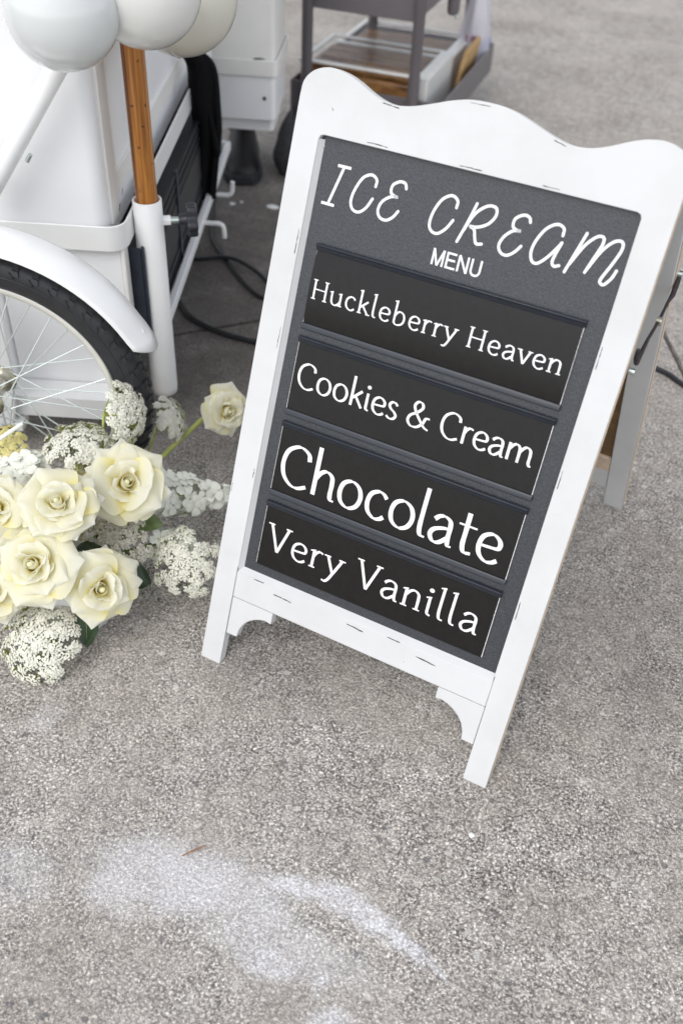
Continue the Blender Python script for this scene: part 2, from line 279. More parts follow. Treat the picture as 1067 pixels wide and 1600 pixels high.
# ------------------------------------------------------------------ helpers
WLOC = {}
def wloc(o):
    return WLOC.get(o.name, Vector((0, 0, 0))) if o is not None else Vector((0, 0, 0))
def thing(name, label, cat, loc=(0, 0, 0), group=None):
    o = bpy.data.objects.new(name, None); COL.objects.link(o); o.location = loc; o.empty_display_size = .05
    o['label'] = label; o['category'] = cat
    if group: o['group'] = group
    WLOC[o.name] = Vector(loc); return o
def tag(o, label, cat, group=None):
    o['label'] = label; o['category'] = cat
    if group: o['group'] = group
    return o
class MB:
    def __init__(s): s.v = []; s.f = []; s.sm = []
    def add(s, v, f, smooth=False):
        k = len(s.v); s.v += [Vector(p) for p in v]; s.f += [tuple(i+k for i in q) for q in f]; s.sm += [smooth]*len(f); return s
    def box(s, lo, hi, fr=None):
        p = [Vector((x, y, z)) for z in (lo[2], hi[2]) for y in (lo[1], hi[1]) for x in (lo[0], hi[0])]
        if fr: p = [fr(*q) for q in p]
        return s.add(p, [(0, 2, 3, 1), (4, 5, 7, 6), (0, 1, 5, 4), (2, 6, 7, 3), (0, 4, 6, 2), (1, 3, 7, 5)])
    def tube(s, pts, r, n=10, cap=True, smooth=True):
        pts = [Vector(p) for p in pts]; rr = r if isinstance(r, (list, tuple)) else [r]*len(pts)
        t = (pts[1]-pts[0]).normalized(); a = t.orthogonal().normalized(); V = []; F = []
        for i, p in enumerate(pts):
            t2 = (pts[min(i+1, len(pts)-1)]-pts[max(i-1, 0)])
            t2 = t2.normalized() if t2.length > 1e-9 else t
            q = t.rotation_difference(t2); a = (q @ a).normalized(); t = t2; b = t.cross(a)
            for k in range(n):
                an = 2*math.pi*k/n; V.append(p+rr[i]*(math.cos(an)*a+math.sin(an)*b))
        for i in range(len(pts)-1):
            for k in range(n):
                F.append((i*n+k, i*n+(k+1) % n, (i+1)*n+(k+1) % n, (i+1)*n+k))
        s.add(V, F, smooth)
        if cap:
            m = len(pts)-1; s.add(V[:n], [tuple(reversed(range(n)))]); s.add(V[m*n:], [tuple(range(n))])
        return s
    def lathe(s, prof, o, ax, n=24, smooth=True, closed=False):
        """prof: (radius, height along ax); ax a unit vector"""
        o = Vector(o); ax = Vector(ax).normalized(); a = ax.orthogonal().normalized(); b = ax.cross(a); V = []; F = []; m = len(prof)
        for k in range(n):
            an = 2*math.pi*k/n; d = math.cos(an)*a+math.sin(an)*b
            for r, h in prof: V.append(o+r*d+h*ax)
        for k in range(n):
            for i in range(m if closed else m-1):
                j = (i+1) % m; F.append((k*m+i, ((k+1) % n)*m+i, ((k+1) % n)*m+j, k*m+j))
        return s.add(V, F, smooth)
    def prism(s, poly, fr, w0, w1):
        """poly: 2-D outline; fr(a, b, w) -> point; extruded from w0 to w1"""
        n = len(poly); V = [fr(a, b, w0) for a, b in poly]+[fr(a, b, w1) for a, b in poly]
        F = [tuple(range(n)), tuple(reversed(range(n, 2*n)))]+[(i, n+i, n+(i+1) % n, (i+1) % n) for i in range(n)]
        return s.add(V, F)
    def ribbon(s, pts, w, t):
        """closed strip of width vector w (full) and thickness vector t list"""
        n = len(pts); V = []
        for i, p in enumerate(pts):
            p = Vector(p); ww = Vector(w[i] if isinstance(w, list) else w); tt = Vector(t[i] if isinstance(t, list) else t)
            V += [p-ww/2-tt/2, p+ww/2-tt/2, p+ww/2+tt/2, p-ww/2+tt/2]
        F = [(0, 3, 2, 1), (4*n-4, 4*n-3, 4*n-2, 4*n-1)]
        for i in range(n-1):
            for k in range(4): F.append((4*i+k, 4*i+(k+1) % 4, 4*i+4+(k+1) % 4, 4*i+4+k))
        return s.add(V, F)
    def mesh(s, name, mat, org=None):
        me = bpy.data.meshes.new(name); o = Vector(org) if org is not None else Vector((0, 0, 0))
        me.from_pydata([tuple(p-o) for p in s.v], [], s.f); me.materials.append(mat)
        me.polygons.foreach_set('use_smooth', s.sm); 
        bm = bmesh.new(); bm.from_mesh(me); bmesh.ops.recalc_face_normals(bm, faces=bm.faces); bm.to_mesh(me); bm.free()
        me.update(); return me
    def obj(s, name, mat, parent=None, bevel=0, seg=2, label=None, kind=None, sub=0, org=None):
        mat = MT[mat] if isinstance(mat, str) else mat
        lo = [min(p[i] for p in s.v) for i in range(3)]; hi = [max(p[i] for p in s.v) for i in range(3)]
        c = Vector(org) if org is not None else Vector(((lo[0]+hi[0])/2, (lo[1]+hi[1])/2, lo[2]))
        me = s.mesh(name, mat, c); o = bpy.data.objects.new(name, me); COL.objects.link(o)
        o.location = c-wloc(parent); o.parent = parent; WLOC[o.name] = c
        if bevel:
            b = o.modifiers.new('edge', 'BEVEL'); b.width = bevel; b.segments = seg; b.limit_method = 'ANGLE'; b.angle_limit = rad(40); b.harden_normals = False
            for p in me.polygons: p.use_smooth = True
            me.set_sharp_from_angle(angle=rad(45)) if hasattr(me, 'set_sharp_from_angle') else None
        if sub:
            b = o.modifiers.new('round', 'SUBSURF'); b.levels = sub; b.render_levels = sub
        if label: o['label'] = label
        if kind: o['kind'] = kind
        return o
def catmull(P, n=8, closed=False):
    P = [Vector(p) for p in P]; out = []; m = len(P)
    for i in range(m if closed else m-1):
        p0 = P[(i-1) % m] if (closed or i > 0) else 2*P[0]-P[1]
        p1 = P[i]; p2 = P[(i+1) % m]; p3 = P[(i+2) % m] if (closed or i+2 < m) else 2*P[-1]-P[-2]
        for k in range(n):
            t = k/n; out.append(.5*((2*p1)+(p2-p0)*t+(2*p0-5*p1+4*p2-p3)*t*t+(3*p1-p0-3*p2+p3)*t**3))
    if not closed: out.append(P[-1])
    return out
def rrect(x0, y0, x1, y1, r, n=5):
    o = []
    for cx, cy, a in ((x1-r, y1-r, 0), (x0+r, y1-r, 90), (x0+r, y0+r, 180), (x1-r, y0+r, 270)):
        for k in range(n+1): o.append((cx+r*math.cos(rad(a+90*k/n)), cy+r*math.sin(rad(a+90*k/n))))
    return o

# ------------------------------------------------------------------ ground
def ground():
    # near slab: the wedge between the two joints that meet behind the sign; far slab: all the rest
    A = Vector((-.03, 1.69)); da = Vector((-.645, -.764)).normalized(); db = Vector((.485, -.874)).normalized()
    g = .006; L = 60
    na = Vector((da.y, -da.x)); na = na if na.dot(db) > 0 else -na
    nb = Vector((db.y, -db.x)); nb = nb if nb.dot(da) > 0 else -nb
    def corner(off):
        M2 = Matrix(((na.x, na.y), (nb.x, nb.y))); return A+M2.inverted() @ Vector((off, off))
    ci, co = corner(g), corner(-g)
    near = [ci, ci+da*L, Vector((-20, -75)), Vector((20, -75)), ci+db*L]
    far = [co, co+da*L, Vector((-90, -40)), Vector((-90, 90)), Vector((90, 90)), Vector((90, -60)), co+db*L]
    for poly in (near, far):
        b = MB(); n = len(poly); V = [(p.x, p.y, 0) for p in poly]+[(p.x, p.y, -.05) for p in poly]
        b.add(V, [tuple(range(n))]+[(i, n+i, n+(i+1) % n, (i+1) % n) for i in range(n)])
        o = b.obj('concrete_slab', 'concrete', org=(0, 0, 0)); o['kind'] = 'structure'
        bm = bmesh.new(); bm.from_mesh(o.data); bmesh.ops.triangulate(bm, faces=[f for f in bm.faces if len(f.verts) > 4]); bm.to_mesh(o.data); bm.free()
    b = MB(); b.add([(-95, -95, -.011), (95, -95, -.011), (95, 95, -.011), (-95, 95, -.011)], [(0, 1, 2, 3)])
    o = b.obj('ground', 'dirt_shade', org=(0, 0, -.011)); o['kind'] = 'structure'
ground()

# ------------------------------------------------------------------ the menu board
AL = 0.3582; sA, cA = math.sin(AL), math.cos(AL)
def F(u, v, w_=0.0): return Vector((u, v*sA-w_*cA, v*cA+w_*sA))
sign = thing('menu_board', 'white wooden folding menu board listing four ice cream flavours', 'menu board', (0, .3, 0))
def foot_fix(o):
    # cut the feet flush with the ground
    base = wloc(o).z
    for vv in o.data.vertices:
        if vv.co.z+base < .0004: vv.co.z = .0004-base
TH = .018
halfo = [(.2405, .828), (.2382, .845), (.2265, .858), (.2075, .8645), (.1875, .8630), (.168, .8568), (.148, .8478), (.128, .8415), (.1085, .8400), (.088, .8435), (.066, .8505), (.044, .8580), (.022, .8632), (0, .8645)]
topo = catmull([(a, b, 0) for a, b in halfo] + [(-a, b, 0) for a, b in reversed(halfo[:-1])], 5)
outl = [(p.x, p.y) for p in topo]
inn = .2042; IT = .7885; R_ = .006
poly = [(.2055, 0), (.2400, 0)]+outl+[(-.2400, 0), (-.2055, 0), (-.2055, .1735), (-inn, .1735), (-inn, IT-R_), (-inn+R_*.3, IT-R_*.3), (-inn+R_, IT), (inn-R_, IT), (inn-R_*.3, IT-R_*.3), (inn, IT-R_), (inn, .1735), (.2055, .1735)]
b = MB(); b.prism(poly, F, 0, -TH); fo = b.obj('front_frame', 'wwood', sign, bevel=.0022, seg=3); foot_fix(fo)
b = MB(); b.prism([(-.2052, .1225), (.2052, .1225), (.2052, .1660), (-.2052, .1660)], F, -.0006, -TH+.001); br = b.obj('bottom_rail', 'wwood', sign, bevel=.0018)
# sloped inner moulding on the bottom rail and sides
b = MB(); b.prism([(0, 0), (.0085, -.0085), (0, -.0085)], lambda a, c, t: F(t, .1660+a, -.0008+c), -.2040, .2040); b.obj('bottom_moulding', 'wwood', sign)
b = MB(); b.prism([(0, 0), (.0065, -.0085), (0, -.0085)], lambda a, c, t: F(-.2042+a, t, -.0012+c), .1700, .7830); b.obj('side_moulding', 'wwood', sign)
for s in (-1, 1):
    arc = [(.1355+.0175*0, .1010)] + [(.1360+.0500*math.sin(rad(a)), .1055-.0455*(1-math.cos(rad(a)))) for a in range(10, 91, 10)]
    pl = [(.2048, .1218), (.1345, .1218), (.1345, .1030)]+arc[1:]+[(.1870, .0580), (.2048, .0580)]
    b = MB(); b.prism([(s*x, y) for x, y in pl], F, -.0012, -TH+.002); b.obj('corner_bracket', 'wwood', sign, bevel=.0012)
b = MB(); b.prism([(-.2140, .1560), (.2140, .1560), (.2140, .7990), (-.2140, .7990)], F, -.0085, -.0130); b.obj('black_panel', 'panel', sign)
# bare wood edge strip along the right-hand side of the front frame
b = MB(); b.prism([(-.0145, .012), (-.0035, .012), (-.0035, .815), (-.0145, .815)], lambda a, c, t: F(.2400+t, c, a), .0004, .0009); b.obj('worn_side_edge', 'rawwood', sign)

# --- lettering: every glyph is a set of pen strokes swept with a broad nib
GL = {
 'H': (.84, [[(.14, 0), (.14, 1)], [(.70, 0), (.70, 1)], [(.14, .52), (.70, .52)]], [(.14, 1), (.70, 1), (.14, 0), (.70, 0)]),
 'u': (.66, ['S', [(.10, .66), (.10, .28), (.15, .08), (.28, .0), (.42, .07), (.53, .24)], [(.53, .66), (.53, 0)]], [(.1, .66), (.53, .66), (.53, 0)]),
 'c': (.56, ['S', [(.49, .55), (.40, .64), (.28, .66), (.13, .55), (.08, .33), (.13, .12), (.28, .0), (.41, .02), (.50, .10)]], []),
 'k': (.58, [[(.11, 0), (.11, 1.16)], [(.13, .30), (.47, .66)], [(.24, .42), (.53, 0)]], [(.11, 1.16), (.11, 0), (.53, 0)]),
 'l': (.27, ['S', [(.11, 1.16), (.10, .6), (.10, .22), (.14, .04), (.25, .01)]], [(.11, 1.16)]),
 'e': (.58, ['S', [(.10, .34), (.28, .35), (.48, .38), (.50, .52), (.41, .63), (.28, .66), (.13, .55), (.08, .33), (.13, .12), (.28, 0), (.42, .02), (.52, .10)]], []),
 'b': (.66, ['S', [(.11, 1.16), (.11, .6), (.11, .06)], [(.11, .40), (.20, .58), (.34, .66), (.50, .56), (.56, .34), (.50, .11), (.34, .0), (.20, .0), (.11, .08)]], [(.11, 1.16)]),
 'r': (.42, ['S', [(.11, .66), (.11, .3), (.11, 0)], [(.11, .40), (.18, .56), (.28, .65), (.40, .62)]], [(.11, .66), (.11, 0)]),
 'y': (.58, ['S', [(.06, .66), (.18, .35), (.30, .06)], [(.54, .66), (.42, .34), (.30, .04), (.20, -.20), (.10, -.31), (.0, -.29)]], [(.06, .66), (.54, .66)]),
 'a': (.60, ['S', [(.11, .53), (.20, .63), (.32, .66), (.44, .59), (.47, .44), (.47, .18), (.50, .03), (.58, .01)], [(.47, .40), (.32, .38), (.14, .29), (.08, .15), (.16, .01), (.30, .02), (.47, .20)]], []),
 'v': (.54, [[(.05, .66), (.28, 0)], [(.28, 0), (.50, .66)]], [(.05, .66), (.50, .66)]),
 'n': (.64, ['S', [(.11, .66), (.11, .3), (.11, 0)], [(.11, .40), (.22, .59), (.35, .66), (.48, .58), (.51, .40), (.51, 0)]], [(.11, .66), (.11, 0), (.51, 0)]),
 'm': (.98, ['S', [(.11, .66), (.11, .3), (.11, 0)], [(.11, .40), (.22, .59), (.33, .66), (.44, .58), (.47, .40), (.47, 0)], [(.47, .40), (.58, .59), (.69, .66), (.81, .58), (.84, .38), (.84, .14), (.88, .02), (.95, .01)]], [(.11, .66), (.11, 0), (.47, 0)]),
 'h': (.64, ['S', [(.11, 1.18), (.11, .5), (.11, 0)], [(.11, .40), (.22, .59), (.35, .66), (.48, .58), (.51, .40), (.51, .14), (.54, .03), (.62, .01)]], [(.11, 1.16), (.11, 0)]),
 'C': (.80, ['S', [(.70, .74), (.66, .90), (.50, 1.0), (.34, .98), (.16, .82), (.09, .52), (.15, .22), (.33, .03), (.52, .0), (.72, .10)]], []),
 'o': (.66, ['O', [(.32, .66), (.14, .56), (.08, .33), (.14, .10), (.32, 0), (.50, .10), (.57, .33), (.50, .56)]], []),
 'i': (.27, ['S', [(.11, .66), (.11, .3), (.12, .06), (.22, .0)]], [(.11, .66)]),
 's': (.48, ['S', [(.40, .56), (.30, .65), (.18, .64), (.11, .52), (.18, .39), (.32, .29), (.40, .16), (.33, .03), (.19, 0), (.06, .08)]], []),
 '&': (.90, ['S', [(.86, .03), (.70, .10), (.50, .32), (.30, .60), (.22, .82), (.33, .99), (.48, .95), (.51, .78), (.34, .57), (.13, .40), (.08, .18), (.22, .01), (.44, .03), (.62, .22), (.70, .44), (.84, .47)]], []),
 't': (.45, ['S', [(.20, .94), (.20, .5), (.20, .18), (.26, .02), (.41, .03)], [(.03, .64), (.2, .64), (.42, .64)]], []),
 'V': (.70, [[(.05, 1), (.36, 0)], [(.36, 0), (.65, 1)]], [(.05, 1), (.65, 1)]),
 ' ': (.30, [], []),
}
def stroke(mb, pts, width, fr, lift, closed=False):
    """pts 2-D in metres; width(dir) full width; fr(a, b, w)"""
    n = len(pts); V = []; Fc = []
    for i, p in enumerate(pts):
        a = pts[(i-1) % n] if (closed or i > 0) else p; c = pts[(i+1) % n] if (closed or i < n-1) else p
        d = (c-a); d = d.normalized() if d.length > 1e-9 else Vector((1, 0)); nn = Vector((-d.y, d.x)); h = width(d)/2
        q0 = p-nn*h; q1 = p+nn*h
        V += [fr(q0.x, q0.y, lift), fr(q1.x, q1.y, lift)]
    for i in range(n if closed else n-1):
        j = (i+1) % n; Fc.append((2*i, 2*i+1, 2*j+1, 2*j))
    mb.add(V, Fc)
def write(name, parent, text, u0, u1, base, cap, w_surf, serif, thick, thin, F=F):
    adv = [GL[c][0] for c in text]; tot = sum(adv)*cap; want = (u1-u0)
    kx = min(want/tot, 1.16); gap = (want-tot*kx)/max(1, len(text)-1); mb = MB(); x = u0-.08*cap; k = 0
    def width(d): return cap*(thin+(thick-thin)*abs(d.x*.38+d.y*.925)**1.2) if d.y*d.x > 0 else cap*(thin+(thick-thin)*abs(abs(d.y)*.97+.06)**1.2)
    for c in text:
        a, st, sf = GL[c]; mode = 'L'
        for s_ in st:
            if isinstance(s_, str): mode = s_; continue
            P = [Vector((px, py, 0)) for px, py in s_]
            if mode == 'S': P = catmull(P, 6)
            elif mode == 'O': P = catmull(P, 6, True)
            P = [Vector((x+p.x*cap*kx, base+p.y*cap)) for p in P]; k += 1
            if mode == 'L' and len(P) == 2: P = [P[0].lerp(P[1], t/4) for t in range(5)]
            stroke(mb, P, width, F, w_surf+.00025+.000012*(k % 9), mode == 'O')
        if c == 'i':
            mb.add([F(x+(.11+.075*math.cos(t*math.pi/5))*cap*kx, base+(.90+.075*math.sin(t*math.pi/5))*cap, w_surf+.0003) for t in range(10)], [tuple(range(10))])
        if serif:
            for sx, sy in sf:
                k += 1; top = sy > .3
                if top: P = [Vector((x+(sx-.11)*cap*kx, base+(sy-.055)*cap)), Vector((x+(sx+.05)*cap*kx, base+(sy-.0)*cap))] if c not in 'HyvV' else [Vector((x+(sx-.11)*cap*kx, base+(sy-.02)*cap)), Vector((x+(sx+.10)*cap*kx, base+(sy-.02)*cap))]
                else: P = [Vector((x+(sx-.10)*cap*kx, base+.02*cap)), Vector((x+(sx+.10)*cap*kx, base+.02*cap))]
                stroke(mb, P, lambda d: cap*thin*.95, F, w_surf+.00025+.000012*(k % 9))
        x += a*cap*kx+gap
    me_o = mb.obj(name, 'vinyl', parent); return me_o

rows = [(.6595, .5467, 'Huckleberry Heaven', -.1730, .1715, .5890, .0255, True, .104, .054, 'slat reading Huckleberry Heaven'),
        (.5366, .4254, 'Cookies & Cream', -.1712, .1705, .4672, .0347, False, .108, .046, 'slat reading Cookies & Cream'),
        (.4150, .3027, 'Chocolate', -.1690, .1690, .3248, .0600, False, .108, .040, 'slat reading Chocolate'),
        (.2925, .1890, 'Very Vanilla', -.1650, .1670, .2177, .0420, True, .100, .050, 'slat reading Very Vanilla')]
RW = .1805
for i, (vt, vb, txt, u0, u1, bl, cap, sf, tk, tn, lab) in enumerate(rows):
    b = MB(); prof = [(vt-.0090, -.0084), (vt-.0090, -.0052), (vt-.0082, -.0044), (vt-.0040, -.0032), (vt-.0028, -.0012), (vt-.0012, -.0010), (vt, -.0022), (vt, -.0084)]
    b.prism(prof, lambda a, c, t: F(t, a, c), -RW, RW); b.obj('upper_channel', 'rail', sign, bevel=.0004)
    lo = vb+.0065 if i < 3 else vb
    b = MB(); bow = .0030 if i == 0 else .0; vm_, vh_ = (lo+vt-.0075)/2, (vt-.0075-lo)/2
    def Fb(u, v, w_=0.0, bow=bow, vm_=vm_, vh_=vh_): return F(u, v, w_+bow*max(0, 1-((v-vm_)/vh_)**2))
    arc_ = [(lo+(vt-.0075-lo)*t/12, 0) for t in range(13)]; V = []; Fc = []
    for v_, _z in arc_: V += [Fb(-.1795, v_, -.0064), Fb(.1785, v_, -.0064), F(.1785, v_, -.0079), F(-.1795, v_, -.0079)]
    for q_ in range(12):
        for k_ in range(4): Fc.append((4*q_+k_, 4*q_+(k_+1) % 4, 4*q_+4+(k_+1) % 4, 4*q_+4+k_))
    b.add(V, Fc, i == 0); sl_ = b.obj('flavour_slat', 'slat', sign, label=lab); sl_.data.set_sharp_from_angle(angle=rad(35))
    b = MB(); b.prism([(.1785, lo+.0005), (.1792, lo+.0005), (.1792, vt-.0092), (.1785, vt-.0092)], F, -.0063, -.0078); b.obj('cut_edge', 'paper', sl_)
    b = MB(); b.prism([(-.1800, lo+.0005), (-.1795, lo+.0005), (-.1795, vt-.0092), (-.1800, vt-.0092)], F, -.0065, -.0078); b.obj('cut_edge', 'paper', sl_)
    if i < 3:
        b = MB(); prof = [(vb, -.0084), (vb, -.0040), (vb+.0008, -.0032), (vb+.0062, -.0036), (vb+.0078, -.0046), (vb+.0080, -.0060), (vb+.0070, -.0062), (vb+.0070, -.0084)]
        b.prism(prof, lambda a, c, t: F(t, a, c), -RW, RW-.0003); b.obj('lower_channel', 'rail', sign, bevel=.0003)
    else:
        b = MB(); b.prism([(-.1795, vb-.0011), (.1790, vb-.0011), (.1790, vb-.0002), (-.1795, vb-.0002)], F, -.0072, -.0083); b.obj('lower_lip', 'rail', sign)
    write('lettering', sl_, txt, u0, u1, bl, cap, -.0064, sf, tk, tn, Fb)
# ICE CREAM in a slanted single-line hand
ICE = [
 [(-.1745, .7572), (-.1560, .7574)], [(-.1655, .7570), (-.1785, .7095)], [(-.1880, .7092), (-.1695, .7090)],
 'S', [(-.1187, .7440), (-.1190, .7520), (-.1270, .7562), (-.1380, .7500), (-.1460, .7330), (-.1478, .7190), (-.1430, .7105), (-.1340, .7095), (-.1255, .7170), (-.1195, .7290)],
 [(-.0783, .7505), (-.0810, .7560), (-.0880, .7568), (-.0965, .7510), (-.0970, .7420), (-.0905, .7385), (-.0873, .7386), (-.0960, .7370), (-.1060, .7290), (-.1094, .7180), (-.1050, .7100), (-.0960, .7085), (-.0880, .7140), (-.0825, .7225)],
 [(-.0100, .7440), (-.0105, .7520), (-.0190, .7562), (-.0300, .7490), (-.0375, .7330), (-.0390, .7180), (-.0345, .7105), (-.0260, .7095), (-.0170, .7175), (-.0105, .7290)],
 [(.0140, .7545), (.0080, .7310), (.0005, .7065)], [(.0045, .7190), (.0140, .7420), (.0270, .7545), (.0380, .7550), (.0400, .7460), (.0330, .7350), (.0210, .7285), (.0120, .7275), (.0180, .7250), (.0210, .7170), (.0245, .7100), (.0315, .7110)],
 [(.0825, .7490), (.0800, .7540), (.0730, .7552), (.0640, .7490), (.0635, .7400), (.0690, .7368), (.0740, .7368), (.0650, .7350), (.0560, .7260), (.0525, .7150), (.0570, .7075), (.0650, .7062), (.0730, .7120), (.0790, .7205)],
 [(.1238, .7440), (.1225, .7520), (.1140, .7545), (.1030, .7470), (.0950, .7320), (.0925, .7180), (.0960, .7080), (.1030, .7065), (.1120, .7150), (.1200, .7270), (.1250, .7360)], [(.1250, .7360), (.1215, .7230), (.1200, .7130), (.1230, .7085), (.1290, .7105)],
 [(.1500, .7530), (.1440, .7310), (.1370, .7055)], [(.1400, .7150), (.1510, .7390), (.1620, .7520), (.1695, .7530), (.1705, .7450), (.1650, .7270), (.1600, .7110)], [(.1610, .7140), (.1720, .7390), (.1830, .7520), (.1915, .7530), (.1930, .7440), (.1870, .7260), (.1810, .7110), (.1800, .7050), (.1850, .7030), (.1915, .7120), (.1945, .7215)],
]
mb = MB(); mode = 'L'; k = 0
for s_ in ICE:
    if isinstance(s_, str): mode = s_; continue
    if k in (2, 3, 4, 5, 7, 8, 10): mb.obj('heading_letter', 'vinyl', sign); mb = MB()
    P = [Vector((a, c, 0)) for a, c in s_]
    if mode == 'S': P = catmull(P, 6)
    P = [Vector((p.x, p.y)) for p in P]; k += 1; wd = .0035
    # round ends
    for e, q in ((0, 1), (-1, -2)):
        d = (P[e]-P[q]).normalized(); c0 = P[e]; nn = Vector((-d.y, d.x))
        ang = [math.pi*t/6 for t in range(7)]
        mb.add([F(*(c0+nn*math.cos(a)*wd/2+d*math.sin(a)*wd/2 if mode == 'S' else c0+nn*math.cos(a)*wd/2), -.0085+.00025+.00001*(k+20)) for a in ang], [tuple(range(7))])
    stroke(mb, P, lambda d: wd, F, -.0085+.00025+.00001*k)
mb.obj('heading_letter', 'vinyl', sign)
# MENU in plain sans strokes
mb = MB(); x = -.0262; k = 0
MN = {'M': (.83, [[(.08, 0), (.08, 1)], [(.08, 1), (.38, 0)], [(.38, 0), (.68, 1)], [(.68, 1), (.68, 0)]]), 'E': (.70, [[(.08, 0), (.08, 1)], [(.08, .94), (.60, .94)], [(.08, .53), (.56, .53)], [(.08, .06), (.62, .06)]]),
      'N': (.76, [[(.08, 0), (.08, 1)], [(.08, 1), (.60, 0)], [(.60, 0), (.60, 1)]]), 'U': (.76, ['S', [(.08, 1), (.08, .55), (.09, .25), (.18, .08), (.34, .03), (.50, .08), (.59, .25), (.60, .55), (.60, 1)]])}
for ch in 'MENU':
    a, st = MN[ch]; mode = 'L'
    for s_ in st:
        if isinstance(s_, str): mode = s_; continue
        P = [Vector((p[0], p[1], 0)) for p in s_]; P = catmull(P, 5) if mode == 'S' else P; k += 1
        stroke(mb, [Vector((x+p.x*.0222, .6725+p.y*.0197)) for p in P], lambda d: .0026, F, -.0085+.00025+.000012*k)
    x += a*.0222
mb.obj('menu_lettering', 'vinyl', sign)
# worn-through paint: slivers of dark wood on the edges
def chipm(a, c, wd, w_=.0002, fr=F, mat='chip'):
    wd *= .6
    a, c = Vector(a), Vector(c); d = (c-a).normalized(); nn = Vector((-d.y, d.x)); pts = []
    for t in [0, .12, .25, .4, .5, .63, .78, .9, 1]: pts.append(a.lerp(c, t)+nn*wd*(random.uniform(.05, .6) if 0 < t < 1 else 0))
    for t in [.92, .8, .66, .5, .38, .22, .1]: pts.append(a.lerp(c, t)-nn*wd*random.uniform(.05, .6))
    MB().prism([(p.x, p.y) for p in pts], fr, w_, w_-.0006).obj('paint_chip', mat, sign)
for a, c, wd in [((-.1396, .1545), (-.1090, .1530), .0035), ((-.0185, .1577), (.0092, .1555), .0032), ((.0920, .1535), (.1232, .1518), .0035), ((.045, .1640), (.066, .1636), .0022), ((-.176, .1650), (-.158, .1652), .0016)]: chipm(a, c, wd, .0002)
for a, c, wd in [((-.1400, .7922), (-.1100, .7918), .0026), ((-.0170, .7916), (.0127, .7917), .0024), ((.0860, .7919), (.1080, .7917), .0020), ((-.2076, .672), (-.2079, .638), .0022), ((-.2077, .541), (-.2081, .511), .0022), ((-.2076, .333), (-.2078, .317), .0022),
                 ((.2073, .637), (.2071, .608), .0018), ((.2073, .480), (.2072, .453), .0020), ((.2073, .292), (.2073, .264), .0020), ((-.1295, .8392), (-.1060, .8371), .0022), ((.0850, .8412), (.1020, .8372), .0018), ((-.0230, .8602), (.004, .8607), .0014), ((-.194, .8215), (-.191, .8175), .0014), ((-.2375, .30), (-.2385, .285), .0014)]: chipm(a, c, wd)
rq = random.Random(5)
for k in range(7):
    sd_ = rq.choice((-1, 1, 1)); v0 = rq.uniform(.02, .80); ln = rq.uniform(.002, .007); uu = sd_*(.2394-rq.uniform(0, .0008))
    chipm((uu, v0), (uu, v0+ln), rq.uniform(.0006, .0012), mat='rawwood')
for u, v in ((-.1985, .775), (-.2010, .700)):
    c = F(u, v, -.0085); MB().lathe([(0, .0016), (.0012, .0016), (.0014, 0)], c, F(0, 0, 1), 8).obj('tack', 'steel', sign)
# --- rear half of the board
BA = rad(23.5); HP = Vector((0, .685-.80*math.tan(BA), .80))
def Bk(u, v, w_=0.0):    # v metres up from the foot, w_ out towards the rear
    return Vector((u, .685-v*math.sin(BA)+w_*math.cos(BA), v*math.cos(BA)+w_*math.sin(BA)))
for s in (-1, 1):
    b = MB(); b.prism([(s*.2400, 0), (s*.2040, 0), (s*.2040, .795), (s*.2400, .795)], Bk, 0, TH); o = b.obj('rear_stile', 'wwood', sign, bevel=.0018); foot_fix(o)
    b = MB(); b.prism([(s*.2036, .121), (s*.1345, .121), (s*.1345, .103), (s*.155, .095), (s*.175, .080), (s*.187, .060), (s*.2036, .060)], Bk, .0025, TH-.001); b.obj('rear_bracket', 'wwood', sign, bevel=.001)
    c = Bk(s*.15, .775, 0); d = F(s*.15, .785, -TH)
    MB().box((c.x-.02, min(c.y, d.y)-.001, c.z-.004), (c.x+.02, max(c.y, d.y)+.001, c.z+.001)).obj('hinge', 'chip', sign)
b = MB(); b.prism([(-.2036, .1225), (.2036, .1225), (.2036, .166), (-.2036, .166)], Bk, .001, TH-.001); b.obj('rear_bottom_rail', 'rawwood', sign, bevel=.001)
b = MB(); b.prism([(-.2036, .735), (.2036, .735), (.2036, .795), (-.2036, .795)], Bk, .001, TH-.001); b.obj('rear_top_rail', 'wwood', sign, bevel=.001)
b = MB(); b.prism([(-.2034, .1665), (.2034, .1665), (.2034, .7345), (-.2034, .7345)], Bk, .006, .0105); b.obj('rear_panel', 'brown', sign)
b = MB(); b.prism([(.002, .012), (.016, .012), (.016, .785), (.002, .785)], lambda a, c, t: Bk(.2400+t, c, a), .0004, .0009); b.obj('worn_side_edge', 'rawwood', sign)
# folding stay on the right-hand side
p0 = Vector((.2445, .2486, .579)); p2 = Vector((.2445, .432, .592)); p1 = Vector((.2445, .356, .575))
stay = MB().tube([p0+Vector((0, -.004, .014)), p0, p0+Vector((0, .010, -.012)), p0.lerp(p1, .5), p1], [.0026, .0034, .0034, .0022, .0020], 8).tube([p1, p1.lerp(p2, .5), p2+Vector((0, -.012, -.012)), p2, p2+Vector((0, .006, .016))], [.0020, .0020, .0034, .0034, .0024], 8).obj('folding_stay', 'chip', sign)
MB().tube([p1+Vector((-.003, 0, 0)), p1+Vector((.004, 0, 0))], .0058, 10).obj('pivot_rivet', 'chrome', stay)
MB().tube([p0+Vector((-.004, -.004, -.016)), p0+Vector((.003, -.004, -.016))], .004, 10).obj('screw', 'steel', stay)
MB().tube([p2+Vector((-.004, .004, .012)), p2+Vector((.003, .004, .012))], .004, 10).obj('screw', 'steel', stay)

